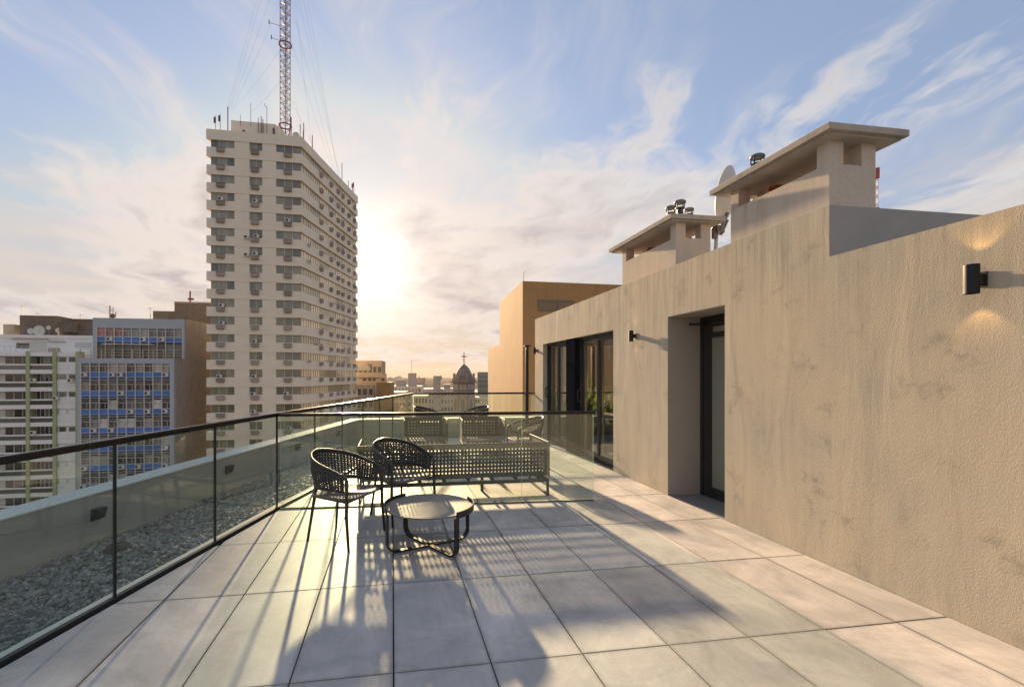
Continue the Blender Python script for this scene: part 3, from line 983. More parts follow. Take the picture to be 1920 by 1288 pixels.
# facade of our own building under the parapet
own = tag(empty('terrace_building', (2, 5, GROUND)), 'rendered facade of the block that carries the terrace', 'building')
mb = MB()
mb.prism([(P0 + nP * (wI - .03)).to_tuple()[:2], (P0 + nP * (wI - .03) + Vector((14, 0, 0))).to_tuple()[:2], (P2 + nQ * .2).to_tuple()[:2], (corner - nP * .03 - nQ * .03).to_tuple()[:2]], GROUND, -0.6)
mb.build('wall', M['parapet'], own)

for px, py in ((180, 963), (427, 880), (556, 838), (633, 812)):
    # on the inner face of the parapet
    k = (px - PX) / F
    best = None
    for i in range(4000):
        p = P0 + dP * (i * 0.004)
        X = p.x * CY - p.y * SY; Z = p.x * SY + p.y * CY
        if Z > 0.5 and (best is None or abs(X / Z - k) < best[0]): best = (abs(X / Z - k), p.copy(), Z)
    _, p, Z = best
    z = zof(py, Z)
    lab = {180: 'nearest black hooded step light on the parapet', 427: 'second black hooded step light on the parapet behind the corner pane',
           556: 'third black step light seen through the glass partition', 633: 'farthest black step light low on the parapet'}[px]
    o = tag(empty('parapet_light', (p.x, p.y, z)), lab, 'wall light', 'black step lights on the parapet')
    mb = MB((p + Vector((0, 0, z)), dP, -nP, Z3))
    a = 0.055
    ids = [mb.pt(q) for q in ((-a, -.002, -a), (a, -.002, -a), (a, -.002, a), (-a, -.002, a), (-a, .035, -a * .8), (a, .035, -a * .8), (a, .065, a), (-a, .065, a))]
    for f in ((0, 3, 2, 1), (4, 5, 6, 7), (0, 1, 5, 4), (1, 2, 6, 5), (2, 3, 7, 6), (3, 0, 4, 7)): mb.idx([ids[q] for q in f])
    mb.build('housing', M['black_metal'], o)


def gravel():
    rs = np.random.RandomState(3)
    N = 30000
    # along the strip between railing and parapet, and along the back
    pts = []
    dR1 = (RB - RA).normalized()
    while len(pts) < N:
        if rs.rand() < 0.80:
            s = rs.rand() * 14.6; w = rs.rand() * 1.15
            p = P0 + dP * s - nP * w
        else:
            s = rs.rand() * 5.0; w = rs.rand() * 0.6
            p = P1 + dQ * s - nQ * w
        if p.y < 0.6: continue
        ok = True
        if p.y < RB.y: a, b = RA, RB
        else: a, b = RB, RC
        if p.y < RC.y:
            d = (b - a).normalized(); sd = -d.y * (p.x - a.x) + d.x * (p.y - a.y)
            if sd < 0.09: ok = False
        elif p.x > RC.x or True:
            d = (RD - RC).normalized()
            if p.x > RC.x and (-d.y * (p.x - RC.x) + d.x * (p.y - RC.y)) < 0.09: ok = False
        if (p - P0).dot(nP) > -0.012 and p.x < P1.x: ok = False
        if ok: pts.append((p.x, p.y))
    pts = np.array(pts)
    cube = np.array([(-1, -1, -1), (1, -1, -1), (1, 1, -1), (-1, 1, -1), (-1, -1, 1), (1, -1, 1), (1, 1, 1), (-1, 1, 1)], float)
    faces = np.array([(0, 3, 2, 1), (4, 5, 6, 7), (0, 1, 5, 4), (1, 2, 6, 5), (2, 3, 7, 6), (3, 0, 4, 7)])
    size = rs.lognormal(math.log(0.0098), 0.45, (N, 1, 1)).clip(0.005, 0.028)
    shp = cube[None] * (1 + rs.uniform(-0.7, 0.45, (N, 8, 3))) * np.stack([rs.uniform(.7, 1.3, N), rs.uniform(.7, 1.3, N), rs.uniform(.45, .9, N)], 1)[:, None, :]
    a = rs.uniform(0, 2 * math.pi, N); b = rs.uniform(-.5, .5, N); c = rs.uniform(-.5, .5, N)
    def rot(ax, an):
        m = np.zeros((N, 3, 3)); m[:, ax, ax] = 1
        i, j = [(1, 2), (0, 2), (0, 1)][ax]
        m[:, i, i] = np.cos(an); m[:, j, j] = np.cos(an); m[:, i, j] = -np.sin(an); m[:, j, i] = np.sin(an)
        return m
    v = np.einsum('nij,nkj->nki', rot(2, a) @ rot(1, b) @ rot(0, c), shp * size)
    h = rs.uniform(-0.008, 0.012, N) + 0.010 * np.sin(pts[:, 0] * 5 + pts[:, 1] * 3.1) + 0.008 * np.sin(pts[:, 1] * 7.3)
    v += np.concatenate([pts, (-0.045 + h)[:, None]], 1)[:, None, :]
    fl = (faces[None] + (np.arange(N) * 8)[:, None, None]).reshape(-1)
    me = bpy.data.meshes.new('gravel'); nf = N * 6
    me.vertices.add(N * 8); me.vertices.foreach_set('co', v.reshape(-1))
    me.loops.add(nf * 4); me.loops.foreach_set('vertex_index', fl.astype(np.int32))
    me.polygons.add(nf); me.polygons.foreach_set('loop_start', np.arange(nf, dtype=np.int32) * 4)
    me.update(calc_edges=True); me.validate()
    me.materials.append(M['gravel'])
    o = bpy.data.objects.new('gravel', me); COL.objects.link(o)
    tag(o, 'loose crushed grey gravel filling the strip behind the glass', 'gravel', kind='stuff')
    mb = MB(); mb.face([(-4.34, -1.5, -0.052), (-2.9, -1.5, -0.052), (0.6, 10.9, -0.052), (6, 10.75, -0.052), (6, 11.08, -0.052), (-0.84, 11.24, -0.052)])
    struct(mb.build('gravel_bed', simple('gravel bed', (0.07, 0.075, 0.078), 0.95)))


gravel()
# black lump lying on the gravel and a dry leaf
mb = MB()
g = Vector((-2.36, 4.32, -0.01))
rs = random.Random(5)
for k, (dx, dy, r) in enumerate(((0, 0, .055), (.07, .05, .05), (.03, .10, .045))):
    c = g + Vector((dx, dy, 0.02))
    rings = []
    for i in range(6):
        ph = math.pi * i / 5
        rings.append([mb.pt(c + Vector((r * math.sin(ph) * math.cos(q) * rs.uniform(.8, 1.2), r * math.sin(ph) * math.sin(q) * rs.uniform(.8, 1.2), r * .8 * math.cos(ph)))) for q in [2 * math.pi * j / 9 for j in range(9)]])
    for A, B in zip(rings, rings[1:]):
        for j in range(9): mb.idx((A[j], B[j], B[(j + 1) % 9], A[(j + 1) % 9]))
tag(mb.build('black_clump', M['rubber'], smooth=True), 'black lumpy clump lying on the gravel against the parapet', 'debris')
mb = MB(); c = Vector((-2.52, 3.02, 0.0))
mb.face([c, c + Vector((.03, .01, .012)), c + Vector((.06, .03, .002)), c + Vector((.028, .035, .01))])
mb.face([c + Vector((.03, .01, .012)), c + Vector((.05, -.004, .02)), c + Vector((.06, .03, .002))])
tag(mb.build('dry_leaf', M['dry_leaf']), 'small reddish dry leaf on the grey gravel', 'leaf')

# ================================================================== FURNITURE
def chair_proto():
    o = empty('woven_chair')
    Rr = 0.275; ARC = Rr * math.pi / 2; ST = 0.20; TOT = ARC + ST
    def plan(l, k=1.0, back=0.0):
        s = 1 if l >= 0 else -1; a = abs(l)
        if a <= ARC:
            q = a / Rr; x, y = Rr * math.sin(q), -Rr * math.cos(q)
        else:
            x, y = Rr, a - ARC
        return s * x * k, y * k + 0.0 + back
    def rim(l):
        a = min(abs(l) / TOT, 1)
        x, y = plan(l); z = 0.785 - 0.165 * a ** 1.5
        lean = -0.035 * (1 - a)
        return Vector((x, y + lean, z))
    def low(l):
        a = min(abs(l) / TOT, 1)
        x, y = plan(l, 0.93); return Vector((x, y + 0.0, 0.492))
    L = TOT * 0.985
    def fn(a, b):
        l = (a * 2 - 1) * L
        p, q = low(l), rim(l)
        r = p.lerp(q, b)
        out = Vector((r.x, r.y * 1.0, 0)); bul = 0.02 * math.sin(math.pi * b)
        if out.length > 1e-4: r = r + out.normalized() * bul * (1 - abs(a * 2 - 1) * .7)
        return r
    mb = MB()
    mb.perforated(fn, 42, 11, 0.262, solid=lambda i, j: j in (0, 10) or i in (0, 41))
    p = mb.build('back_shell', M['weave'], o, local=True, smooth=True); weld(p); solidify(p, 0.006)
    for e in p.data.polygons: e.use_smooth = True
    mb = MB()
    pts = [rim((k / 24 * 2 - 1) * L) for k in range(25)]
    mb.tube(pts, 0.0135, 10); mb.build('rim', M['weave'], o, local=True, smooth=True)
    mb = MB(); mb.tube([low((k / 20 * 2 - 1) * L) for k in range(21)], 0.010, 8); mb.build('lower_band', M['weave'], o, local=True, smooth=True)
    for s in (-1, 1):
        e = rim(L); e = Vector((s * abs(e.x), e.y, e.z))
        f = Vector((s * 0.287, 0.248, 0.0))
        mb = MB(); q0 = Vector((s * abs(rim(L * .93).x), rim(L * .93).y, rim(L * .93).z))
        mb.tube([q0, e + Vector((0, .012, -.008)), e + Vector((0, .028, -.03)), e.lerp(f, .2) + Vector((0, .02, 0)), e.lerp(f, .55), f], [.0135, .0145, .0155, .016, .0145, .0115], 10)
        mb.build('leg', M['weave'], o, local=True, smooth=True)
        mb = MB(); mb.tube([(s * 0.165, -0.19, 0.50), (s * 0.17, -0.195, 0.42), (s * 0.205, -0.25, 0.0)], [.014, .0145, .0115], 10)
        mb.build('leg', M['weave'], o, local=True, smooth=True)
    # seat: rounded trapezoid, slightly dished
    def outline(k, N=48):
        a = 2 * math.pi * k / N; n = 4.5
        c, s = math.cos(a), math.sin(a)
        x = abs(c) ** (2 / n) * (1 if c >= 0 else -1); y = abs(s) ** (2 / n) * (1 if s >= 0 else -1)
        w = 0.235 + 0.03 * (y * .5 + .5)
        return x * w, y * 0.235 + 0.02
    mb = MB(); N = 48; rings = []
    for sc_, z in ((0.93, 0.408), (1.0, 0.414), (1.0, 0.426), (0.965, 0.432), (0.90, 0.428), (0.6, 0.421), (0.25, 0.419)):
        rings.append([mb.pt((outline(k)[0] * sc_, (outline(k)[1] - .02) * sc_ + .02, z)) for k in range(N)])
    for A, B in zip(rings, rings[1:]):
        for k in range(N): mb.idx((A[k], A[(k + 1) % N], B[(k + 1) % N], B[k]))
    mb.idx(rings[0][::-1]); mb.idx(rings[-1])
    mb.build('seat', M['seat'], o, local=True, smooth=True, angle=50)
    mb = MB()
    for s in (-1, 1): mb.tube([(s * .262, .215, .405), (s * .19, -.20, .405)], .010, 8)
    mb.tube([(-.262, .215, .405), (.262, .215, .405)], .010, 8); mb.tube([(-.19, -.20, .405), (.19, -.20, .405)], .010, 8)
    for x in (-.1, 0, .1): mb.tube([(x, -.225, .42), (x * 1.05, -.262, .50)], .007, 6)
    mb.build('seat_frame', M['weave'], o, local=True)
    return o


G_CH = 'dark woven tub chairs on the terrace'
chA = chair_proto()
spots = [(-0.432, 4.325, (0.863, -0.505), 'nearest dark woven tub chair left of the round table in front of the glass'),
         (0.085, 4.90, (0.60, -0.80), 'dark woven tub chair behind the round table close to the partition'),
         (2.20, 7.42, (-1.0, -0.05), 'woven tub chair turned sideways at the right end of the sofa near the doors'),
         (0.80, 10.28, (0.93, -0.35), 'far left woven tub chair by the end railing with only its rim visible'),
         (1.86, 10.22, (-0.93, -0.35), 'far right woven tub chair by the end railing before the ochre wall')]
for i, (x, y, f, lab) in enumerate(spots):
    c = chA if i == 0 else copy_tree(chA)
    c.location = (x, y, 0); c.rotation_euler = (0, 0, math.atan2(f[1], f[0]) - math.pi / 2)
    tag(c, lab, 'chair', G_CH)


def coffee_table():
    o = tag(empty('coffee_table', (0.318, 4.0, 0)), 'low round coffee table with dark crossed frame and taupe top', 'coffee table')
    h, r = 0.355, 0.385
    mb = MB(); mb.lathe([(r - .02, h - .014), (r - .006, h - .012), (r - .004, h - .004), (r - .006, h), (0.001, h)], 72, caps=False); mb.lathe([(0.001, h - .0142), (r - .02, h - .014)], 72, caps=False)
    mb.build('top', M['table_top'], o, local=True, smooth=True, angle=30)
    a1, a2 = math.atan2(.25, .669), math.atan2(-.565, .333)      # the two crossed loops
    ang = [a1, a1 + math.pi, a2, a2 + math.pi]
    def arc(q0, q1, nm):
        mb = MB(); n = 26; prof = []
        for k in range(n + 1):
            q = q0 + (q1 - q0) * k / n; c, s = math.cos(q), math.sin(q)
            prof.append([mb.pt(((r + dr) * c, (r + dr) * s, z)) for dr, z in ((-.003, h - .028), (.006, h - .028), (.006, h + .026), (-.003, h + .026))])
        for A, B in zip(prof, prof[1:]):
            for j in range(4): mb.idx((A[j], A[(j + 1) % 4], B[(j + 1) % 4], B[j]))
        mb.idx(prof[0]); mb.idx(prof[-1][::-1])
        mb.build(nm, M['black_metal'], o, local=True)
    p = lambda a: a % (2 * math.pi)
    # rims: left one from front-left leg to back-left leg, right one from front-right to back-right
    arc(p(a2 + math.pi), p(a1 + math.pi), 'rim')
    arc(a2, a1, 'rim')
    for a, dz in ((a1, 0.0), (a2, 0.0150)):
        c, s = math.cos(a), math.sin(a)
        R1 = r + 0.020; rad = 0.09; pts = []
        side = []
        for q in range(0, 9):
            t = math.pi / 2 * q / 8
            side.append((R1 - 0.012 - rad + rad * math.sin(t) , rad - rad * math.cos(t)))
        pr = [(R1 - 0.012 - 0.0, h - .030)] + side[::-1]
        path = [(x, z) for x, z in pr] + [(-x, z) for x, z in pr[::-1]]
        mb = MB(); w = 0.0225; th = 0.014; rings = []
        for i, (x, z) in enumerate(path):
            x2, z2 = path[min(i + 1, len(path) - 1)]; x1, z1 = path[max(i - 1, 0)]
            d = Vector((x2 - x1, 0, z2 - z1)).normalized(); nn = Vector((-d.z, 0, d.x))
            ring = []
            for wy, q in ((-w, 0), (w, 0), (w, th), (-w, th)):
                px_ = x - nn.x * q; pz_ = z - nn.z * q + 0.001
                ring.append(mb.pt((px_ * c - wy * s, px_ * s + wy * c, pz_ + (dz if abs(x) < .2 else 0))))
            rings.append(ring)
        for A, B in zip(rings, rings[1:]):
            for j in range(4): mb.idx((A[j], A[(j + 1) % 4], B[(j + 1) % 4], B[j]))
        mb.idx(rings[0]); mb.idx(rings[-1][::-1])
        mb.build('leg_loop', M['black_metal'], o, local=True)


coffee_table()


def seat_unit(name, W, D, zl, zt, loc, rot, label, cat, group=None, mids=0, pitch=0.0425):
    o = empty(name, loc, rot); tag(o, label, cat, group)
    zs = zl + 0.035
    nu = int(round((W - .03) / pitch)); nv = int(round((zt - zl - .02) / pitch))
    nd = int(round((D - .03) / pitch))
    mb = MB(); mb.perforated(lambda a, b: Vector((-W / 2 + .015 + a * (W - .03), 0.0 + 0.012 * (1 - b) ** 2, zl + b * (zt - zl - .004))), nu, nv, 0.235, solid=lambda i, j: i in (0, nu - 1) or j in (0, nv - 1))
    p = mb.build('back_panel', M['sofa'], o, local=True); weld(p); solidify(p, .004)
    for s in (-1, 1):
        mb = MB(); mb.perforated(lambda a, b: Vector((s * W / 2, 0.01 + a * (D - .02), zl + b * (zt - zl - .004))), nd, nv, 0.235, solid=lambda i, j: i in (0, nd - 1) or j in (0, nv - 1))
        p = mb.build('arm_panel', M['sofa'], o, local=True); weld(p); solidify(p, .004)
        mb = MB(); mb.tube([(s * W / 2, 0.0, zt), (s * W / 2, D, zt), ], 0.009, 8)
        mb.tube([(s * W / 2, D, zt + .004), (s * W / 2, D, zl)], .010, 8)
        mb.build('arm_trim', M['sofa'], o, local=True)
    mb = MB(); mb.tube([(-W / 2, 0, zt), (W / 2, 0, zt)], 0.009, 8)
    for s in (-1, 1): mb.tube([(s * W / 2, 0, zl - .02), (s * W / 2, 0, zt + .004)], .010, 8)
    mb.build('back_trim', M['sofa'], o, local=True)
    ns = int(round((W - .05) / pitch))
    mb = MB(); mb.perforated(lambda a, b: Vector((-W / 2 + .025 + a * (W - .05), 0.03 + b * (D - .04), zs - 0.012 * math.sin(math.pi * b))), ns, nd, 0.27, solid=lambda i, j: i in (0, ns - 1) or j in (0, nd - 1))
    p = mb.build('seat_panel', M['sofa'], o, local=True); weld(p); solidify(p, .004)
    zf = zl - 0.03
    mb = MB()
    mb.box(-W / 2, W / 2, -.012, .018, zf - .045, zf - .004); mb.box(-W / 2, W / 2, D - .03, D, zf - .045, zf - .004)
    for s in (-1, 1):
        x = s * (W / 2 - .014)
        mb.box(x - .014, x + .014, .018, D - .03, zf - .045, zf - .004)
    for k in range(8):
        x = -W / 2 + .12 + (W - .24) * k / 7
        mb.box(x - .02, x + .02, 0.02, D - .03, zf - .004, zf + .034)
    mb.build('frame', M['sofa'], o, local=True)
    for s in (-1, 1):
        x = s * (W / 2 - .014)
        for y in (0.0, D - .024):
            mb = MB(); mb.box(x - .013, x + .013, y - .008, y + .022, 0.0, zf - .045); mb.build('leg', M['sofa'], o, local=True)
        mb = MB(); mb.box(x - .013, x + .013, .022, D - .032, 0.001, .026); mb.build('runner', M['sofa'], o, local=True)
    for k in range(mids):
        x = -W / 2 + W * (k + 1) / (mids + 1) + (0.0 if mids > 1 else .38)
        mb = MB(); mb.box(x - .018, x + .018, D * .45, D * .45 + .03, 0, zf - .04); mb.build('leg', M['sofa'], o, local=True)
    return o


seat_unit('garden_sofa', 2.30, 0.78, 0.25, 0.66, (0.76, 5.42, 0), 0.0, 'long charcoal perforated metal sofa seen from behind through the glass partition', 'sofa', mids=1)
seat_unit('armchair', 0.80, 0.72, 0.235, 0.645, (0.62, 9.2, 0), math.pi, 'left of the two perforated charcoal armchairs facing the sofa', 'armchair', 'perforated armchairs', pitch=0.058)
seat_unit('armchair', 0.80, 0.72, 0.235, 0.645, (1.74, 9.1, 0), math.pi + R(-4), 'right of the two perforated charcoal armchairs, nearer the sliding doors', 'armchair', 'perforated armchairs', pitch=0.058)

# inside the room: a dining table and chairs
tb = tag(empty('dining_table', (4.05, 7.6, 0)), 'dark dining table inside the room behind the sliding glass', 'table')
mb = MB(); mb.box(3.72, 4.7, 6.75, 8.5, 0.725, 0.75); mb.build('top', M['seat'], tb)
for x, y in ((3.76, 6.8), (4.62, 6.8), (3.76, 8.42), (4.62, 8.42)):
    mb = MB(); mb.box(x, x + .04, y, y + .04, -0.008, .725); mb.build('leg', M['black_metal'], tb)
for k, (x, y, f, lab) in enumerate(((4.0, 9.0, (0, -1), 'dark chair at the far end of the dining table inside the room'), (4.98, 7.6, (-1, 0), 'dark chair on the far long side of the indoor dining table'))):
    c = copy_tree(chA); c.location = (x, y, -0.008); c.rotation_euler = (0, 0, math.atan2(f[1], f[0]) - math.pi / 2)
    tag(c, lab, 'chair', 'chairs inside the room')


def plant(x, y, z, s, label, seed):
    rs = random.Random(seed)
    o = tag(empty('potted_plant', (x, y, z)), label, 'plant', 'strap leaved plants in the glass room')
    mb = MB(); mb.lathe([(0.15, 0), (0.20, 0.34), (0.215, 0.34), (0.215, 0.37), (0.17, 0.37), (0.16, 0.33), (0.001, 0.33)], 18)
    mb.build('pot', M['pot'], o, local=True)
    for k in range(44):
        a = rs.uniform(0, 2 * math.pi); L = rs.uniform(0.5, 1.0) * s; w = rs.uniform(.018, .034); bend = rs.uniform(.35, 1.1)
        d = Vector((math.cos(a), math.sin(a), 0)); t = Vector((-d.y, d.x, 0))
        mb = MB(); prev = None; n = 7
        p = Vector((0, 0, .33)) + d * rs.uniform(0, .07); el = R(rs.uniform(70, 88))
        for i in range(n + 1):
            ww = w * (1 - (i / n) ** 2.2) * (0.5 + min(1, i / 2) * .5) + .001
            e = (mb.pt(p - t * ww), mb.pt(p + d * -.006 + Vector((0, 0, -.006))), mb.pt(p + t * ww))
            if prev: mb.idx((prev[0], prev[1], e[1], e[0])); mb.idx((prev[1], prev[2], e[2], e[1]))
            prev = e
            p = p + (d * math.cos(el) + Z3 * math.sin(el)) * (L / n); el -= bend / n * 1.6
        mb.build('leaf', M['leaf'], o, local=True, smooth=True)
    return o


for k, (x, y, s, lab) in enumerate(((3.86, 10.02, 1.0, 'strap leaved plant nearest the wall corner seen through the glass'), (4.16, 10.12, 1.05, 'second bushy strap leaved plant seen through the glass'),
                                    (4.40, 9.98, 1.5, 'tallest arching plant seen through the sliding doors'), (4.70, 10.1, 1.1, 'bushy plant right of the tallest arching one'),
                                    (5.02, 10.0, 1.1, 'plant seen through the right hand sliding pane'), (5.38, 10.08, 1.15, 'plant at the right end of the row inside the room'))):
    plant(x, y, -0.008, s, lab, 20 + k)

# ================================================================== OCHRE NEIGHBOUR
ob = tag(empty('ochre_building', (7.0, 24.2, GROUND)), 'blank ochre rendered block rising behind the end of the terrace', 'building')
A = at(980, 527, 25); B = at(937, 567, 25 * 176 / 136); C = at(1200, 536, 26.3)
A.z = B.z = C.z = 0
inn = (C - A)
D2 = B + inn
W2 = B + (B - A) * 0.78
mb = MB(); zt = 6.62
mb.prism([p.to_tuple()[:2] for p in (A, C, D2, B)], GROUND, zt); mb.prism([p.to_tuple()[:2] for p in (B, D2, D2 + (B - A) * .78, W2)], GROUND, 3.61)
mb.build('wall', M['orange'], ob)
dl = (B - A).normalized(); nl = Vector((dl.y, -dl.x, 0)); nl = -nl if nl.dot(A) > 0 else nl
mb = MB((A, inn.normalized(), Vector((0, 0, 0)), Z3))
dr = inn.normalized(); nr = Vector((dr.y, -dr.x, 0)); nr = -nr if nr.dot(A) > 0 else nr
mb = MB((A, dr, nr, Z3))
mb.box(0.86, 3.0, -0.05, 0.05, 5.0, 5.08); mb.box(0.86, 3.0, -0.05, 0.05, 5.55, 5.63); mb.box(0.86, 0.94, -.05, .05, 5.08, 5.55); mb.box(2.0, 2.08, -.05, .05, 5.08, 5.55)
lv = mb.build('louvre_vent', simple('louvre bronze', (0.17, 0.13, 0.10), 0.6), ob)
for k in range(5):
    mb = MB((A, dr, nr, Z3)); mb.box(.94, 3.0, 0.0, .035, 5.11 + k * .09, 5.15 + k * .09); mb.build('slat', M['steel_grey'], lv)
mb = MB(); q = A + dr * 0.15 + dl * 1.2 if False else A + dr * .2
mb.tube([(q.x, q.y + .5, zt), (q.x + .02, q.y + .5, zt + .55), (q.x + .12, q.y + .5, zt + .62)], .012, 5)
mb.build('antenna', M['wire'], ob)

# ================================================================== TALL TOWER
def tower():
    P0 = at(387, 700, 78.3); P0.z = 0
    ex = az_dir(80); ey = Vector((-ex.y, ex.x, 0))          # along the front, inwards
    LF = 15.55
    P1 = P0 + ex * LF
    fx = az_dir(7.4); fy = Vector((-fx.y, fx.x, 0))         # along the right face, inwards
    LR = 27.5
    P2 = P1 + fx * LR
    P3 = P0 + fx * LR
    o = tag(empty('office_tower', (P1.x, P1.y, GROUND)), 'tall cream office tower with banded floors and a lattice mast on its roof', 'building')
    ZR, PIT, PAR, WH = 43.6, 3.04, 1.62, 1.44
    NF = 19
    def foot(off):
        """footprint pushed out by off"""
        a, b = ex, fx
        # offset corners along outward normals -ey, -fy
        def cross(p, d, q, e):
            den = d.x * e.y - d.y * e.x
            k = ((q.x - p.x) * e.y - (q.y - p.y) * e.x) / den
            return p + d * k
        c1 = cross(P0 - ey * off, ex, P1 - fy * off, fx)
        c0 = cross(P0 - ey * off, ex, P0 + fy * off, fx)
        c2 = cross(P1 - fy * off, fx, P2 + ey * off, ex)
        c3 = cross(P0 + fy * off, fx, P2 + ey * off, ex)
        return [p.to_tuple()[:2] for p in (c0, c1, c2, c3)]
    core, band, cap = foot(-0.55), foot(0.0), foot(0.03)
    mb = MB(); mb.prism(core, GROUND, ZR - 1.0); mb.build('core_wall', M['tower'], o)
    fr = (Vector((P0.x, P0.y, 0)), ex, ey, Z3); rr = (Vector((P1.x, P1.y, 0)), fx, fy, Z3)
    win = {}
    piers = ((0.0, 0.45), (4.45, 6.86), (8.99, 11.25))       # solid stretches on the front
    wins = ((0.62, 4.45, 3), (6.86, 8.99, 2), (11.25, 15.32, 3))
    for k in range(NF + 1):
        zt = ZR - PIT * k
        zb = zt - (PAR if k else 1.72)
        mb = MB(); mb.prism(band if k else cap, zb, zt); mb.build('floor_band', M['tower'], o)
        if k == NF: break
        z0, z1 = ZR - PIT * (k + 1), zb
        mb = MB(fr)
        for a, b in piers[1:]:
            mb = MB(fr); mb.box(a, b, 0.06, 0.56, z0, z1); mb.build('pier', M['tower'], o)
        for wi, (a, b, n) in enumerate(wins):
            key = ('f', wi)
            if key not in win:
                f = MB(fr); ps = []
                w = (b - a) / n
                for i in range(n + 1):
                    x = a + w * i; f.box(max(x - .04, a), min(x + .04, b), .30, .40, 0.0, WH + .02)
                f.box(a, b, .31, .39, -.001, .06); f.box(a, b, .31, .39, WH - .05, WH + .021)
                wo = f.build('window', M['frame_grey'], o, loc=(0, 0, 0))
                win[key] = (wo, [])
                base = wo
                for i in range(n):
                    g = MB(fr); g.box(a + w * i + .04, a + w * (i + 1) - .04, .345, .36, .06, WH - .05)
                    po = g.build('pane', M['tower_glass'], wo); win[key][1].append(po)
                wo.location = (0, 0, z0)
            else:
                so, panes = win[key]
                wo = inst('window', so, o, (0, 0, z0))
                for po in panes:
                    pp = inst('pane', po, wo)
                    if rnd.random() < .25: pp.rotation_euler = (0, 0, 0)
        # strip windows on the right face, in groups of four panes
        ng = 7; gw = (LR - 1.0) / ng
        for gi in range(ng):
            key = ('r', gi)
            if key not in win:
                f = MB(rr); n = 4; w = gw / n
                for i in range(n + 1):
                    x = .5 + gw * gi + w * i; f.box(x - .05 - (.06 if i == 0 else 0), x + .05, .30, .40, 0, WH + .02)
                f.box(.5 + gw * gi - .05, .5 + gw * (gi + 1) + .05, .335, .37, -.001, .035); f.box(.5 + gw * gi - .05, .5 + gw * (gi + 1) + .05, .335, .37, WH - .03, WH + .021)
                wo = f.build('window', M['steel_grey'], o); win[key] = (wo, [])
                g = MB(rr)
                for i in range(n): g.box(.5 + gw * gi + w * i + .05, .5 + gw * gi + w * (i + 1) - .05, .345, .36, .0, WH)
                po = g.build('panes', M['strip_glass'], wo); win[key][1].append(po)
                po.name = 'pane'
                wo.location = (0, 0, z0)
            else:
                so, panes = win[key]
                wo = inst('window', so, o, (0, 0, z0))
                for po in panes: inst('pane', po, wo)
    # cages under the windows, some with newer white units on top
    cage = None; unit = None
    def ac_cage(fr_, x, z, w=1.28):
        nonlocal cage
        p = fr_[0] + fr_[1] * x - fr_[2] * 0.0
        if cage is None: cage = {}
        key = (fr_[1].x, w)
        if key not in cage:
            mb = MB((Vector((0, 0, 0)), fr_[1], -fr_[2], Z3))
            mb.box(-w / 2, w / 2, -.02, .42, -.62, -.02, ch=.05)
            for q in range(3): mb.box(-w / 2 + .04, w / 2 - .04, .425, .45, -.52 + q * .16, -.45 + q * .16)
            mb.box(-w / 2 - .05, w / 2 + .05, -.02, .50, -.02, .03); mb.box(-w / 2 + .1, w / 2 - .1, -.02, .30, -.72, -.62)
            cage[key] = mb.build('conditioner_cage', M['ac_box'], o, local=True); q = cage[key]
        else: q = inst('conditioner_cage', cage[key], o)
        q.location = p + Vector((0, 0, z)) - o.location
    def ac_unit(fr_, x, z):
        nonlocal unit
        p = fr_[0] + fr_[1] * x
        if unit is None: unit = {}
        key = fr_[1].x
        if key not in unit:
            mb = MB((Vector((0, 0, 0)), fr_[1], -fr_[2], Z3))
            mb.box(-.42, .42, .12, .42, 0.0, .58, 0, ch=.02)
            mb2 = MB((Vector((0, 0, 0)), fr_[1], -fr_[2], Z3))
            u = mb.build('air_conditioner', M['ac'], o, local=True)
            n = 14; c = (-.12, .30); ring = [mb2.pt((c[0] + .22 * math.cos(2 * math.pi * i / n), .432, c[1] + .22 * math.sin(2 * math.pi * i / n))) for i in range(n)]
            r2 = [mb2.pt((c[0] + .22 * math.cos(2 * math.pi * i / n), .40, c[1] + .22 * math.sin(2 * math.pi * i / n))) for i in range(n)]
            mb2.idx(ring)
            for i in range(n): mb2.idx((r2[i], r2[(i + 1) % n], ring[(i + 1) % n], ring[i]))
            fan = mb2.build('fan', M['ac_fan'], u, local=True)
            unit[key] = (u, fan); u_ = u
        else:
            u_ = inst('air_conditioner', unit[key][0], o); inst('fan', unit[key][1], u_)
        u_.location = p + Vector((0, 0, z)) - o.location
    white_front = {(4, 0), (4, 1), (5, 2), (6, 1), (7, 1), (11, 0), (12, 1), (14, 0), (14, 1), (15, 2), (15, 1), (10, 0), (17, 2), (16, 1)}
    for k in range(1, NF):
        zt = ZR - PIT * k
        for ci, x in enumerate((2.28, 7.83, 13.27)):
            ac_cage(fr, x, zt - .12)
            if (k - 0, ci) in white_front: ac_unit(fr, x + rnd.uniform(-.3, .3), zt - .07)
        if (k in (6, 7)): ac_unit(fr, 6.5, zt - .3)
        for x in (7.6, 12.2, 15.7, 18.2, 21.6, 25.0):
            ac_cage(rr, x, zt - .12, 1.0)
            if rnd.random() < .22: ac_unit(rr, x + rnd.uniform(-.2, .5), zt - .1)
        if k in (6, 7, 13, 14): ac_unit(rr, 2.6, zt - .4)
    # roof works
    mb = MB(fr); mb.box(2.7, 10.2, 4.0, 11.0, ZR - .5, ZR + 3.9)
    mb.build('roof_house', M['tower'], o)
    mb = MB(fr)
    f = [mb.pt(p) for p in ((10.2, 4.0, ZR - .1), (14.2, 4.0, ZR - .1), (10.9, 4.0, ZR + 3.5), (10.2, 4.0, ZR + 3.85), (10.2, 10, ZR - .1), (14.2, 10, ZR - .1), (10.9, 10, ZR + 3.5), (10.2, 10, ZR + 3.85))]
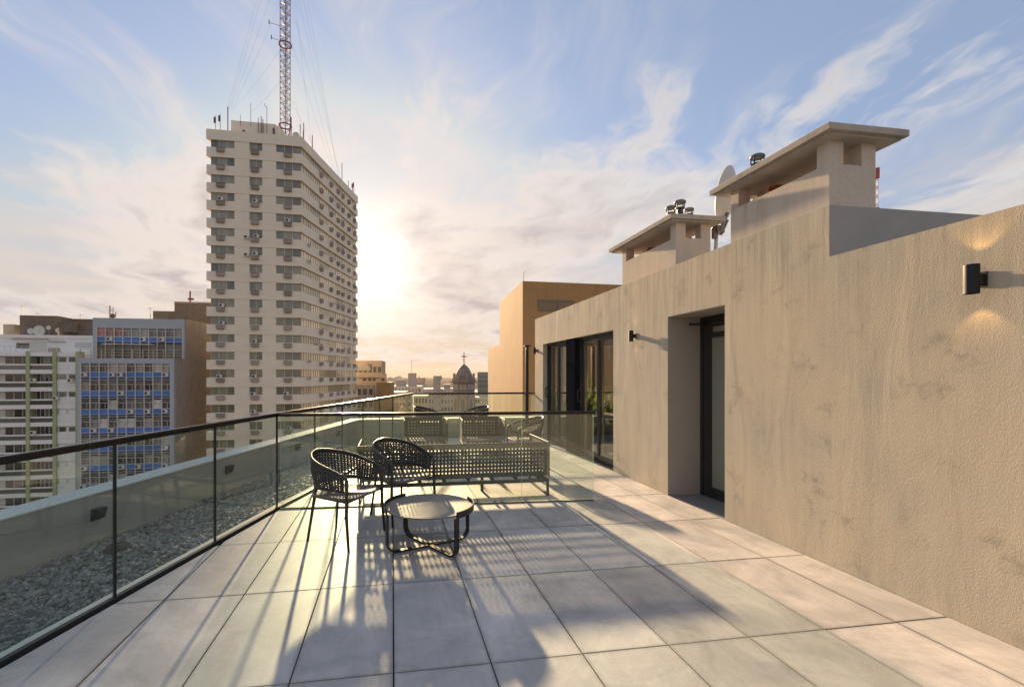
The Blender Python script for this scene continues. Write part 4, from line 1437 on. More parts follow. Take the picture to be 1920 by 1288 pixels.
    for q in ((0, 1, 2, 3), (7, 6, 5, 4), (1, 5, 6, 2), (2, 6, 7, 3)): mb.idx([f[i] for i in q])
    mb.build('roof_slope', M['tower'], o)
    mb = MB(fr); mb.box(4.6, 5.1, 3.94, 4.02, ZR + 1.2, ZR + 2.3); mb.build('hatch_window', M['dark_glass'], o)
    for i, (x, y, h0, h1, r) in enumerate(((1.2, .8, 0, 2.8, .07), (1.9, .9, 0, 3.2, .08), (3.1, 1.0, 0, 4.6, .13), (4.3, 3.9, 3, 4.9, .06), (6.1, 3.8, 3, 7.2, .06), (7.4, 3.7, .2, 4.6, .09), (7.9, 3.7, .2, 4.9, .12), (8.2, 3.7, .2, 4.4, .12),
                                           (8.9, 3.6, .2, 6.6, .07), (10.2, 3.7, .2, 3.3, .07), (12.0, 1.2, 0, 2.4, .05), (13.6, 1.0, 0, 3.8, .16), (15.2, .7, 0, 2.6, .1), (15.4, 2.4, 0, 2.4, .06))):
        r *= 0.62
        mb = MB(fr); mb.tube([(x, y, ZR + h0), (x, y, ZR + h1)], r, 6)
        if i in (0, 1, 9): mb.box(x - .3, x - .06, y - .1, y + .1, ZR + h1 - 1.3, ZR + h1 - .3)
        if i == 8: mb.tube([(x, y, ZR + h1), (x - .35, y, ZR + h1 + .25), (x - .35, y, ZR + h1 + .7)], r, 6)
        mb.build('antenna', M['mast'], o)
    for i, (x, y, h1) in enumerate(((2.0, .6, 3.6), (5.2, .5, 3.0), (19.3, .5, 4.2), (23.0, .5, 1.9), (25.5, .5, 2.4), (26.3, .5, 3.0), (26.6, .9, 2.8))):
        mb = MB(rr); mb.tube([(x, y, ZR), (x, y, ZR + h1)], .07, 6)
        if i > 3: mb.box(x - .15, x + .15, y + .1, y + .2, ZR + h1 - 1.1, ZR + h1 - .2)
        mb.build('antenna', M['mast'], o)
    mb = MB(fr)
    n = 10; c = Vector((14.4, 1.2, ZR + .7))
    rings = []
    for r, z in ((0.02, .0), (.35, .08), (.62, .28)):
        rings.append([mb.pt(c + Vector((r * math.cos(6.283 * i / n), z * -.6, r * math.sin(6.283 * i / n)))) for i in range(n)])
    for A_, B_ in zip(rings, rings[1:]):
        for i in range(n): mb.idx((A_[i], A_[(i + 1) % n], B_[(i + 1) % n], B_[i]))
    mb.tube([c + Vector((0, .1, 0)), (14.4, 1.3, ZR)], .06, 6)
    mb.build('roof_dish', M['dish'], o)
    # ---- lattice mast, a thing of its own standing on the roof
    MBASE = at(535, 250, 86.5); MBASE.z = ZR - .3
    mo = tag(empty('radio_mast', MBASE), 'guyed red and grey lattice radio mast standing on the tower roof', 'radio mast')
    r = 1.02; z0, z1 = 5.2, 58.0
    ang = [R(100 + 120 * k) for k in range(3)]
    leg = [Vector((r * math.cos(a), r * math.sin(a), 0)) for a in ang]
    for p in leg:
        mb = MB(); mb.tube([p * .38 , p + Vector((0, 0, z0))], .11, 6); mb.build('base_leg', M['mast'], mo, local=True)
    for (a, b, mt) in ((z0, 17.0, 'mast_white'), (17.0, 31, 'mast'), (31, 40.5, 'mast_white'), (40.5, z1, 'mast')):
        mb = MB()
        for p in leg: mb.tube([p + Vector((0, 0, a)), p + Vector((0, 0, b))], .065, 5)
        n = int((b - a) / .95); st_ = (b - a) / n
        for i in range(n):
            for k in range(3):
                p, q = leg[k], leg[(k + 1) % 3]
                za, zb = a + st_ * i, a + st_ * (i + 1)
                if i % 2: p, q = q, p
                mb.tube([p + Vector((0, 0, za)), q + Vector((0, 0, zb))], .036, 4, caps=False)
                mb.tube([p + Vector((0, 0, zb)), q + Vector((0, 0, zb))], .03, 4, caps=False)
        # feed cables inside
        for dx in (-.25, .1, .3): mb.tube([(dx, 0.1, a), (dx, .1, b)], .05, 4)
        mb.build('lattice', M[mt], mo, local=True)
    for z in (z0, 20.5, 41.5):
        mb = MB(); mb.tube([(1.12 * math.cos(q), 1.12 * math.sin(q), z) for q in [6.2832 * i / 16 for i in range(17)]], .12, 5); mb.build('ring', M['mast'], mo, local=True)
    mb = MB()
    for z in range(1, 6):
        for k in range(3):
            f_ = .38 + .62 * z / 6 ; mb.tube([leg[k] * f_ + Vector((0, 0, z0 * z / 6)), leg[(k + 1) % 3] * f_ + Vector((0, 0, z0 * z / 6))], .05, 4)
    mb.build('base_rung', M['mast'], mo, local=True)
    for z, L in ((41.0, 1.2), (37.3, 1.2), (33.5, 1.2), (24.0, 1.9), (21.2, 1.5)):
        mb = MB(); mb.tube([(-1.0 * CY, 0, z), (-1.0 - L, 0.0, z + .4)], .05, 5); mb.tube([(-1.0 - L, 0, z + .1), (-1.0 - L, 0, z + .9)], .09, 5); mb.build('side_antenna', M['wire'], mo, local=True)
    # guys: to the left roof edge, and beyond the frame to the right side
    roofL = fr[0] + ex * 3.0 + ey * 1.0 + Z3 * (ZR + 4.2)
    roofR = rr[0] + fx * 19 + fy * 1.0 + Z3 * ZR
    for z, end in ((50, roofL), (46, roofL + ex * .3), (38, roofL + ex * .5), (31, roofL + ex * .8), (21, roofL + ex * 1.0), (15.0, roofL + ex * 4),
                   (54, roofR), (47, roofR + fx * .8), (40, roofR + fx * 1.5), (33, roofR - fx * 1.2), (25, roofR - fx * 2.5), (46, rr[0] + fx * 4 + Z3 * ZR), (20, rr[0] + fx * 6 + fy * 2 + Z3 * ZR), (13, roofR - fx * 8)):
        mb = MB(); a = Vector((0, 0, z)); b = end - MBASE
        pts = [a.lerp(b, k / 8) - Vector((0, 0, .5 * math.sin(math.pi * k / 8))) for k in range(9)]
        mb.tube(pts, .011, 4); mb.build('guy_wire', M['wire'], mo, local=True)
    return o


tower()

# ================================================================== OLDER BLOCKS ON THE LEFT
EX = az_dir(80); EY = Vector((-EX.y, EX.x, 0))
ac_mesh = {}


def wall_ac(parent, frame, x, z, s=1.0, depth=0.0):
    """white split unit hung on a facade; its fan is a sub-part"""
    key = 'u'
    if key not in ac_mesh:
        mb = MB((Vector((0, 0, 0)), frame[1], -frame[2], Z3)); mb.box(-.42, .42, .08, .40, -.3, .3, ch=.03)
        u = mb.build('air_conditioner', M['ac'], parent, local=True)
        mb = MB((Vector((0, 0, 0)), frame[1], -frame[2], Z3)); n = 14
        ring = [mb.pt((-.14 + .21 * math.cos(6.2832 * i / n), .412, .21 * math.sin(6.2832 * i / n))) for i in range(n)]
        r2 = [mb.pt((-.14 + .21 * math.cos(6.2832 * i / n), .38, .21 * math.sin(6.2832 * i / n))) for i in range(n)]
        mb.idx(ring)
        for i in range(n): mb.idx((r2[i], r2[(i + 1) % n], ring[(i + 1) % n], ring[i]))
        f = mb.build('fan', M['ac_fan'], u, local=True)
        ac_mesh[key] = (u, f)
    else:
        u = inst('air_conditioner', ac_mesh[key][0], parent); inst('fan', ac_mesh[key][1], u)
    off = Vector((0, 0, 0)); p = parent
    while p is not None: off += p.location; p = p.parent
    u.location = frame[0] + frame[1] * x + frame[2] * depth + Vector((0, 0, z)) - off


def along(px, P, ex):
    """distance along ex from P to the column px"""
    k = (px - PX) / F
    def XZ(p): return p.x * CY - p.y * SY, p.x * SY + p.y * CY
    X0, Z0 = XZ(P); dX, dZ = XZ(ex)
    return (k * Z0 - X0) / (dX - k * dZ)


def blue_block():
    P = at(147, 671, 73.5); P.z = 0
    o = tag(empty('blue_apartment_block', (P.x, P.y, GROUND)), 'grey apartment block with a grid of blue panels and curtained windows', 'building')
    fr = (P, EX, EY, Z3)
    x0 = along(151.4, P, EX); x1 = along(319.6, P, EX); xe = along(327, P, EX)
    W = (x1 - x0) / 10; PIT = 3.0
    zroof = zof(672, 73.8); z1 = zof(681, 73.8)
    NFL = 8
    mb = MB(fr); mb.box(-.1, xe, 0.35, 17.6, GROUND, zroof); mb.box(-.1, xe, -.05, .35, z1 - .02, zroof + .05); mb.box(x1 + .06, xe, -.05, .35, GROUND, z1 - .02); mb.box(-.1, x0 - .06, -.05, .35, GROUND, z1 - .02)
    mb.build('wall', M['blue_wall'], o)
    shared = {}
    def bay(parent, xa, za, kind, acs, frm, first):
        """one bay: window with panes over a blue panel"""
        z = za
        key = (kind,)
        def piece(nm, mat, fn):
            if (nm, mat) not in shared:
                m_ = MB((Vector((0, 0, 0)), EX, EY, Z3)); fn(m_); ob_ = m_.build(nm, M[mat], parent, local=True); shared[(nm, mat)] = ob_
            else: ob_ = inst(nm, shared[(nm, mat)], parent)
            ob_.location = frm[0] + EX * xa + Vector((0, 0, z)) - parent.location
            return ob_
        wf = piece('window', 'frame_grey', lambda m_: (m_.box(.06, W - .06, .16, .22, -1.46, -1.40), m_.box(.06, W - .06, .16, .22, -.46, -.40), m_.box(W / 2 + .08, W / 2 + .14, .17, .215, -1.40, -.46)))
        gm = kind
        if ('pane', gm) not in shared:
            m_ = MB((Vector((0, 0, 0)), EX, EY, Z3)); m_.box(.06, W / 2 + .08, .19, .21, -1.40, -.46); m_.box(W / 2 + .14, W - .06, .19, .21, -1.40, -.46); m_.box(.06, W - .06, .2, .22, -.40, -.05)
            shared[('pane', gm)] = m_.build('pane', M[gm], wf, local=True)
        else: inst('pane', shared[('pane', gm)], wf)
        piece('spandrel_panel', 'blue', lambda m_: m_.box(.07, W - .07, .10, .17, -2.26, -1.48))
        piece('lower_panel', 'dark_blue', lambda m_: m_.box(.07, W - .07, .14, .2, -2.62, -2.30))
        piece('dark_gap_panel', 'dark_glass', lambda m_: m_.box(.07, W - .07, .22, .26, -2.95, -2.70))  # dark glazed strip at the foot of each bay
        if acs: wall_ac(parent, frm, xa + W * (.3 + .3 * rnd.random()), z - 1.86, 1.0, .1)
    acset = {(0, 0), (0, 3), (0, 4), (0, 9), (1, 4), (1, 7), (2, 5), (2, 7), (2, 9), (3, 1), (3, 3), (4, 0), (4, 9), (5, 0), (5, 4), (5, 6), (5, 9), (6, 0)}
    for f in range(NFL):
        for c in range(10):
            kind = rnd.choice(['curtain', 'dark_glass', 'dark_glass', 'curtain', 'pale_curtain'])
            bay(o, x0 + W * c, z1 - PIT * f, kind, (f, c) in acset, fr, False)
    for c in range(11):
        mb = MB(fr); x = x0 + W * c; mb.box(x - .06, x + .06, -.04, .3, z1 - PIT * NFL, z1 - .02); mb.build('mullion', M['frame_grey'], o)
    for f in range(NFL):
        for dz in (-.42, -1.44, -2.29, -2.66):
            mb = MB(fr); zz = z1 - PIT * f + dz; mb.box(x0 + .06, x1 - .06, .02, .24, zz - .035, zz + .035); mb.build('transom', M['frame_grey'], o)
    # set-back upper storey
    Q = at(174, 600, 77.2); Q.z = 0
    fq = (Q, EX, EY, Z3)
    a0 = along(181, Q, EX); a1 = along(342, Q, EX); ae = along(346, Q, EX)
    zt = zof(596, 77.2); zw = zof(614.5, 77.2)
    mb = MB(fr); mb.box(-.1, xe - .01, .36, 17.5, zroof, zroof + .02); mb.build('roof_terrace', M['cap'], o)
    mb = MB(fq); mb.box(0, ae, .35, 14.2, zroof - 1.5, zt); mb.box(0, ae, -.02, .35, zw, zt + .02); mb.box(0, a0 - .06, -.02, .35, zroof, zw); mb.box(a1 + .06, ae, -.02, .35, zroof, zw)
    mb.build('upper_wall', M['blue_wall'], o)
    W0 = W
    W = (a1 - a0) / 10
    shared.clear()
    for c in range(10):
        kind = 'red_curtain' if c in (0, 1, 2) else rnd.choice(['curtain', 'dark_glass', 'curtain'])
        bay(o, a0 + W * c, zw, kind, c in (1, 5, 7), fq, False)
    for c in range(11):
        mb = MB(fq); x = a0 + W * c; mb.box(x - .06, x + .06, -.04, .3, zroof, zw - .002); mb.build('mullion', M['frame_grey'], o)
    for dz in (-.42, -1.49, -2.28):
        mb = MB(fq); mb.box(a0 + .06, a1 - .06, .02, .24, zw + dz - .035, zw + dz + .035); mb.build('transom', M['frame_grey'], o)
    for c in range(10):
        mb = MB(fq); mb.box(a0 + W * c + .07, a0 + W * (c + 1) - .07, .2, .24, zroof + .1, zw - 2.75); mb.build('ground_pane', M['dark_glass'], o)
    mb = MB(fq); mb.box(2.2, 9.5, -1.6, -.05, zw - 2.85, zw - 2.75); mb.build('awning', M['white'], o)
    # right party wall, stained
    S0 = P + EX * (xe + .02); S0.z = 0
    dS = az_dir(-0.2)
    mb = MB(); t = EX * .25
    Qe = Q + EX * (ae + .01)
    A0 = S0; A1 = S0 + dS * 3.6; A2 = S0 + dS * 17.6
    mb.prism([p.to_tuple()[:2] for p in (A0, A0 + t, A2 + t, A2)], GROUND, zroof + .1)
    mb.build('party_wall', M['side_wall'], o)
    mb = MB(); mb.prism([p.to_tuple()[:2] for p in (Qe, Qe + t, Qe + t + dS * 13.6, Qe + dS * 13.6)], zroof - .5, zt + .06); mb.build('party_wall', M['side_wall'], o)
    # roof-terrace railing
    for c in range(11):
        mb = MB(fr); x = -.05 + (xe + 1.2) * c / 10; mb.box(x - .05, x + .05, .5, .6, zroof + .05, zroof + 1.5); mb.build('rail_post', M['rail_white'], o)
    for h in (.55, 1.0, 1.5):
        mb = MB(fr); mb.box(-.05, xe + 1.2, .53, .57, zroof + h - .035, zroof + h + .035); mb.build('rail_bar', M['rail_white'], o)
    # things on the roof
    mb = MB(fq); mb.tube([(1.0, 3, zt), (1.0, 3, zt + 2.5)], .13, 6); mb.tube([(1.5, 3, zt + .4), (1.5, 3, zt + 2.3)], .06, 6); mb.tube([(1, 3, zt + 1.8), (1.6, 3, zt + 1.8)], .05, 6); mb.tube([(1.9, 3, zt + .5), (1.9, 3, zt + 1.4)], .1, 6); mb.build('antenna', M['rail_white'], o)
    mb = MB((fq[0] + EX * 2.2 + EY * 1.5 + Z3 * (zt + .55), EX, Z3, -EY)); mb.lathe([(.02, .1), (.3, .05), (.42, 0.0), (.3, .07), (.02, .13)], 16, caps=False); mb.tube([(0, 0, .1), (0, -.6, .3)], .05, 6); mb.build('roof_dish', simple('rusty dish', (.16, .09, .08), .7), o)
    return o


blue_block()


def white_block():
    P = at(-90, 660, 76.0); P.z = 0
    o = tag(empty('white_balcony_block', (P.x, P.y, GROUND)), 'white apartment block with long balconies and green pilasters', 'building')
    fr = (P, EX, EY, Z3)
    xe = along(149.5, P, EX) - .05
    PIT = 3.0; zt = zof(660, 78)
    NFL = 11
    b1, b2, b3 = [along(x, P, EX) for x in (53.6, 103.6, 146.5)]
    b0 = along(-40, P, EX)
    mb = MB(fr); mb.box(0, xe, 1.3, 15, GROUND, zt - .2); mb.box(b2 + .3, b3, .22, 1.3, GROUND, zt - .2); mb.build('wall', M['white'], o)
    for x in (b0, b1, b2, b3):
        mb = MB(fr); mb.box(x - .27, x + .27, -.25, 1.29, GROUND, zt + .15); mb.build('pilaster', M['green'], o)
    bays = ((b0 + .27, b1 - .27), (b1 + .27, b2 - .27))
    share = {}
    for f in range(NFL):
        z = zt - PIT * f
        for bi, (a, b) in enumerate(bays):
            mb = MB(fr); mb.box(a, b, -.12, .10, z - .70, z); mb.build('balcony_front', M['white'], o)
            mb = MB(fr); mb.box(a, b, -.02, 1.3, z - .72, z - .70); mb.build('balcony_slab', M['white'], o)
            # glass and handrail of the balcony below the opening
            mb = MB(fr); mb.box(a, b, -.08, .04, z - 2.28, z - 2.02); mb.build('balcony_rail', M['white'], o)
            mb = MB(fr); mb.box(a, b, 0.0, .03, z - 2.98, z - 2.28); mb.build('balcony_glass', M['dark_glass'], o)
            n = 5; w = (b - a - .2) / n
            for i in range(n):
                if bi == 0 and i == 1: continue
                key = (bi, i)
                if key not in share:
                    m_ = MB(fr); xa = a + .1 + w * i; m_.box(xa, xa + .07, 1.18, 1.27, 0, 1.9); m_.box(xa + w - .07, xa + w, 1.18, 1.27, 0, 1.9); m_.box(xa + .07, xa + w - .07, 1.18, 1.27, 1.83, 1.9)
                    wo = m_.build('window', M['frame_grey'], o); share[key] = wo
                    wo.location = (0, 0, z - 2.6)
                else: wo = inst('window', share[key], o, (0, 0, z - 2.6))
                kind = rnd.choice(['dark_glass', 'curtain', 'dark_glass'])
                k2 = (bi, i, kind)
                if k2 not in share:
                    m_ = MB(fr); xa = a + .1 + w * i; m_.box(xa + .07, xa + w - .07, 1.22, 1.25, 0, 1.83)
                    po = m_.build('pane', M[kind], wo, local=True)
                    off = wo.location + o.location
                    for v_ in po.data.vertices: v_.co = v_.co - Vector((o.location.x, o.location.y, o.location.z))
                    share[k2] = po
                else: inst('pane', share[k2], wo)
        # right bay: white bands and small windows, some shuttered
        a, b = b2 + .27, b3 - .27
        mb = MB(fr)
        for (za, zb) in ((-.72, 0), (-2.2, -1.72), (-2.66, -2.22), (-2.98, -2.68)): mb.box(a, b, .02, .24, z + za, z + zb)
        mb.build('white_band', M['white'], o)
        sh = f in (3, 5, 6, 7)
        for i in range(2):
            w = (b - a) / 2
            mb = MB(fr); xa = a + w * i + .18; xb = xa + w - .3
            mb.box(xa, xa + .07, .12, .2, z - 1.66, z - .80); mb.box(xb - .07, xb, .12, .2, z - 1.66, z - .80); mb.box(xa + .07, xb - .07, .12, .2, z - .88, z - .80)
            wo = mb.build('window', M['frame_grey'], o)
            mb = MB(fr); mb.box(xa + .07, xb - .07, .15, .18, z - 1.66, z - .88); mb.build('shutter' if sh else 'pane', M['white' if sh else rnd.choice(['dark_glass', 'curtain'])], wo)
    for x, f, dz in ((b1 + .9, 1, -1.9), (b2 + 1.9 + .6, 1, -1.95), (b2 + .3, 2, -1.95), (b1 + .9, 4, -1.8)):
        wall_ac(o, fr, x, zt - PIT * f + dz + .1, 1.0, -.1)
    # set-back roof storey
    Q = at(-90, 628, 79.5); Q.z = 0
    fq = (Q, EX, EY, Z3); qe = along(176, Q, EX); z2 = zof(627, 80)
    mb = MB(fq); mb.box(0, qe, 0, 10, zt - .6, z2); mb.box(0, qe, -.15, 0, z2 - .5, z2 + .05); mb.build('roof_storey', M['white'], o)
    for px0, px1, y0, y1, mt in ((31, 55, 642, 652, 'dark_glass'), (56, 88, 640, 659, 'ac'), (90, 113, 651, 659, 'tan'), (141, 172, 640, 650, 'frame_grey')):
        a, b = along(px0, Q, EX), along(px1, Q, EX)
        mb = MB(fq); mb.box(a, b, -.06, .02, zof(y1, 80), zof(y0, 80)); mb.build('window', M[mt], o)
    for px0, px1, y in ((24, 92, 635), (92, 124, 639.5)):
        a, b = along(px0, Q, EX), along(px1, Q, EX); mb = MB(fq); mb.box(a, b, -.5, -.152, zof(y, 80), zof(y - 1.5, 80)); mb.build('ledge', M['tan'], o)
    for k in range(14):
        mb = MB(fr); x = b0 + (b2 - b0) * k / 13; mb.box(x - .03, x + .03, .3, .36, zt - .2, zt + .95); mb.build('rail_post', M['frame_grey'], o)
    mb = MB(fr); mb.box(b0, b2, .3, .36, zt + .95, zt + 1.01); mb.build('rail_bar', M['frame_grey'], o)
    # dishes on the roof
    for px, y, r in ((48, 618, .55), (64, 617, .95), (82, 611, .4), (100, 616, .45)):
        a = along(px, Q, EX); zz = zof(y, 80)
        mb = MB((fq[0] + EX * a + EY * 1.2 + Z3 * zz, EX, Z3, (-EY + EX * .3).normalized())); mb.lathe([(.02, -.1), (r * .6, -.04), (r, .05), (r * .6, -.02), (.02, -.06)], 18, caps=False); mb.build('roof_dish', M['ac'], o)
        mb = MB(fq); mb.tube([(a, 1.3, z2), (a, 1.3, zz)], .07, 5); mb.build('dish_pole', M['steel_grey'], o)
    return o


white_block()


def block(name, label, cat, mat, px0, px1, ytop, Z, depth, windows=None, az=80, zbase=GROUND, group=None, wmat='city_glass', extra=None):
    """far building: px0..px1 wide at distance Z, windows = (columns, rows, row height)"""
    P = at(px0, ytop, Z); zt = P.z; P.z = 0
    ex = az_dir(az); ey = Vector((-ex.y, ex.x, 0))
    L = along(px1, P, ex)
    o = tag(empty(name, (P.x, P.y, zbase)), label, cat, group)
    fr = (P, ex, ey, Z3)
    mb = MB(fr); mb.box(0, L, 0, depth, zbase, zt); mb.build('wall', M[mat], o)
    if windows:
        nc, nr, ph, y0 = windows
        w = L / nc
        fm = MB(fr); gm = MB(fr); wm = None
        big = w * F / Z > 9
        for r in range(nr):
            zz = zt - y0 - ph * r
            if big:
                for c in range(nc):
                    a, b = w * c + w * .18, w * (c + 1) - w * .18
                    f = MB(fr); f.box(a - .08, b + .08, -.10, -.001, zz - ph * .58, zz - ph * .52); f.box(a - .08, b + .08, -.07, -.001, zz + .001, zz + .08)
                    wo = f.build('window', M['frame_grey'], o)
                    g = MB(fr); g.box(a, b, -.03, .02, zz - ph * .52, zz); g.build('pane', M[wmat], wo)
            else:
                for c in range(nc):
                    a, b = w * c + w * .16, w * (c + 1) - w * .16
                    gm.box(a, b, -.05, .02, zz - ph * .55, zz)
                fm.box(0, L, -.25, -.001, zz - ph * .72, zz - ph * .60)
        if not big:
            wo = gm.build('window', M[wmat], o); wo['kind'] = 'stuff'
            so = fm.build('sill_course', M[mat], o); so['kind'] = 'stuff'
    if extra:
        for (a0, a1, b0, b1, z0, z1, mt, nm) in extra:
            mb = MB(fr); mb.box(a0 * L, a1 * L, b0, b1, zt + z0, zt + z1); mb.build(nm, M[mt], o)
    return o


# roof huts on the old blocks
block('roof_hut', 'dark sooty concrete roof hut with satellite dishes on the white block', 'roof hut', 'brown_wall', 37, 108, 591, 84, 6, None, zbase=zof(632, 84), group='rooftop huts')
block('roof_hut', 'low patchy concrete roof hut left of the blue upper storey', 'roof hut', 'brown_wall', 114, 176, 599, 84, 6, None, zbase=zof(632, 84), group='rooftop huts', extra=((.12, .55, -1.5, -.01, -2.4, -.5, 'brown_wall', 'tank'), (.05, 1.0, -.1, 5, .001, .15, 'brown_wall', 'coping')))
block('roof_tank', 'small beige box tank at the left end of the white roof', 'tank', 'tan', 6, 27, 608, 84, 2, None, zbase=zof(632, 84))
block('brown_building', 'sooty brown block behind the blue roof beside the tower', 'building', 'brown_wall', 327, 484, 568, 96, 12, None, extra=((-.26, -.001, .5, 8, -9, -1.7, 'brown_wall', 'wing'), (.0, 1.0, -.1, .1, .001, .3, 'tan', 'coping'), (.15, .166, 1, 1.2, 0, 2.7, 'mast', 'antenna'), (.125, .195, 1.25, 1.45, .9, 1.3, 'mast', 'antenna')))  # right part widened out of view to keep sun off the tower's side
for px, y0, y1, Z in ((42, 590, 573, 85), (71, 590, 587, 85), (152, 598, 590, 85), (282, 598, 577, 90)):
    b = at(px, y0, Z); t_ = at(px, y1, Z)
    mb = MB(); mb.tube([b, t_], .05, 5); mb.tube([t_ + Vector((-.5, 0, -.1)), t_ + Vector((.5, 0, -.1))], .03, 4)
    tag(mb.build('aerial', M['wire']), {42: 'thin aerial on the sooty roof hut', 71: 'tiny aerial right of the first on the same hut', 152: 'thin aerial over the low patchy hut', 282: 'thin aerial beside the brown block behind the blue roof'}[px], 'aerial', 'thin roof aerials')

# buildings right of the tower
block('tan_building', 'stepped tan apartment building just right of the tower', 'building', 'tan', 600, 716, 676, 118, 9, (13, 1, 2.6, 1.6), az=86,
      extra=((-.0, 1.08, -1.2, -.02, -14, -3.4, 'tan', 'lower_tier'), (.6, 1.09, -2.6, -1.22, -40, -8.2, 'tan', 'front_tier'), (.1, .98, -1.35, -1.2, -4.6, -4.3, 'brown_wall', 'dark_band'), (.55, .84, -.12, .05, -2.5, -.9, 'dark_glass', 'window'),  # includes a thin brown strip across the lower tier
             (.70, .76, -1.26, -1.1, -5.2, -4.5, 'dark_glass', 'window'), (.79, .84, -1.26, -1.1, -5.2, -4.5, 'dark_glass', 'window'), (.86, .91, -1.26, -1.1, -5.2, -4.5, 'dark_glass', 'window'), (1.0, 1.05, -1.26, -1.1, -5.2, -4.5, 'dark_glass', 'window')))
block('ochre_annex', 'plain bright ochre annex right of the stepped tan building', 'building', 'orange', 706, 733, 717, 112, 9, None, az=86)
block('balcony_building', 'tan balconied front below the tan tiers', 'building', 'tan', 600, 701, 722, 110, 2, (9, 6, 3.0, .9), az=86)
names = [('city_building', 'low pale building with a stepped dark roof in the middle distance', 'city1', 733, 790, 724, 210, 20, (9, 8, 3.2, 1.0), ((.15, .45, 2, 8, 0, 3.0, 'city2', 'roof_house'), (.55, .8, 2, 8, 0, 6.0, 'city2', 'roof_house'), (.66, .67, 3, 3.2, 6, 12, 'wire', 'antenna'))),
         ('city_building', 'square topped grey block rising left of the church', 'city3', 768, 795, 708, 240, 14, (5, 3, 3.4, 3.5), ((0, 1.17, -1.5, -.01, -9.5, -3.6, 'city2', 'balcony_tier'), (.05, .12, 2, 3, 0, .8, 'city2', 'chimney_stack'), (.6, .66, 2, 3, 0, .8, 'city2', 'chimney_stack'))),
         ('city_building', 'wide pale block with dark window rows left of the church tower', 'city1', 792, 850, 729, 190, 16, (10, 9, 3.2, 1.2), ((.35, .58, -.8, 5, -34, 3.8, 'city2', 'stair_tower'), (.35, .62, 1, 8, 3.8, 5.4, 'city2', 'roof_house'), (.7, .9, 1, 8, 0, 1.8, 'city2', 'roof_house'))),
         ('city_building', 'weathered block with dark upper storeys behind the far railing', 'city2', 772, 802, 742, 150, 14, (5, 8, 3.0, .8), None),
         ('city_building', 'distant pale block low behind the ochre annex', 'city1', 700, 760, 735, 170, 14, (10, 8, 3.1, 1.0), ((.1, .35, 2, 6, 0, 2.2, 'city2', 'roof_house'),)),
         ('city_building', 'pale slab between the church and the glass tower', 'city1', 880, 900, 745, 230, 14, (4, 6, 3.2, 1.0), None),
         ('city_building', 'small pale house far down the street', 'city3', 835, 900, 757, 260, 20, (10, 6, 3.2, 1.0), None)]
for nm, lab, mt, a, b, yt, Z, dp, wn, ex_ in names:
    block(nm, lab, 'building', mt, a, b, yt, Z, dp, wn, az=88, group='city blocks beyond the railing', extra=ex_)
block('glass_tower', 'slim blue grey glass tower between the church and the ochre wall', 'building', 'glass_tower', 895.5, 915, 697.5, 330, 14, (4, 12, 3.4, .8), az=88, wmat='glass_tower')
# skyline on the far shore
rs = random.Random(11)
labs = ['distant hazy tower block on the skyline, leftmost', 'distant hazy slab on the skyline, second', 'distant hazy block on the skyline, third', 'distant hazy tall block on the skyline, fourth', 'distant hazy low block on the skyline, fifth', 'distant hazy block on the skyline, sixth', 'distant hazy block nearest the square topped block']
for k, (a, b, y) in enumerate(((728, 733, 707), (733.5, 739, 708.5), (739.5, 744, 706.5), (744.5, 750, 704.8), (750.5, 754, 708), (754.5, 760, 708.8), (760.5, 768, 709.5))):
    block('skyline_block', labs[k], 'building', 'city1', a, b, y, 3000, 60, None, az=90, group='distant skyline')

# a carpet of plain blocks for the city between, low and mostly hidden
rs = random.Random(4)
cnt = 0
LOWMAT = {}
for k in range(18):
    Z = rs.uniform(150, 620); px = rs.uniform(560, 960)
    top = -rs.uniform(14, 26)
    w = rs.uniform(14, 30)
    yt = PY + (H - top) * F / Z
    if yt > 800 or yt < 712: continue
    mt_ = rs.choice(['city1', 'city2', 'city3'])
    ob_ = block('low_building', 'low building in the hazy city carpet beyond the terrace', 'building', mt_, px, px + w * F / Z, yt, Z, rs.uniform(10, 18), (max(3, int(w / 3)), 5, 3.1, 1.0), az=rs.choice([84, 88, 92]), group='low city buildings')
    ob_['px'] = px; LOWMAT[ob_.name] = mt_
    cnt += 1


lows = sorted([o for o in COL.objects if 'px' in o.keys()], key=lambda o: o['px'])
ORD = 'first second third fourth fifth sixth seventh eighth ninth tenth eleventh twelfth thirteenth fourteenth fifteenth sixteenth seventeenth eighteenth nineteenth twentieth'.split()
for i, o in enumerate(lows):
    tone = {'city1': 'pale', 'city2': 'grey', 'city3': 'warm toned'}[LOWMAT[o.name]]
    o['label'] = 'low %s city building, %s along the hazy row from the tower' % (tone, ORD[min(i, 19)])
    del o['px']


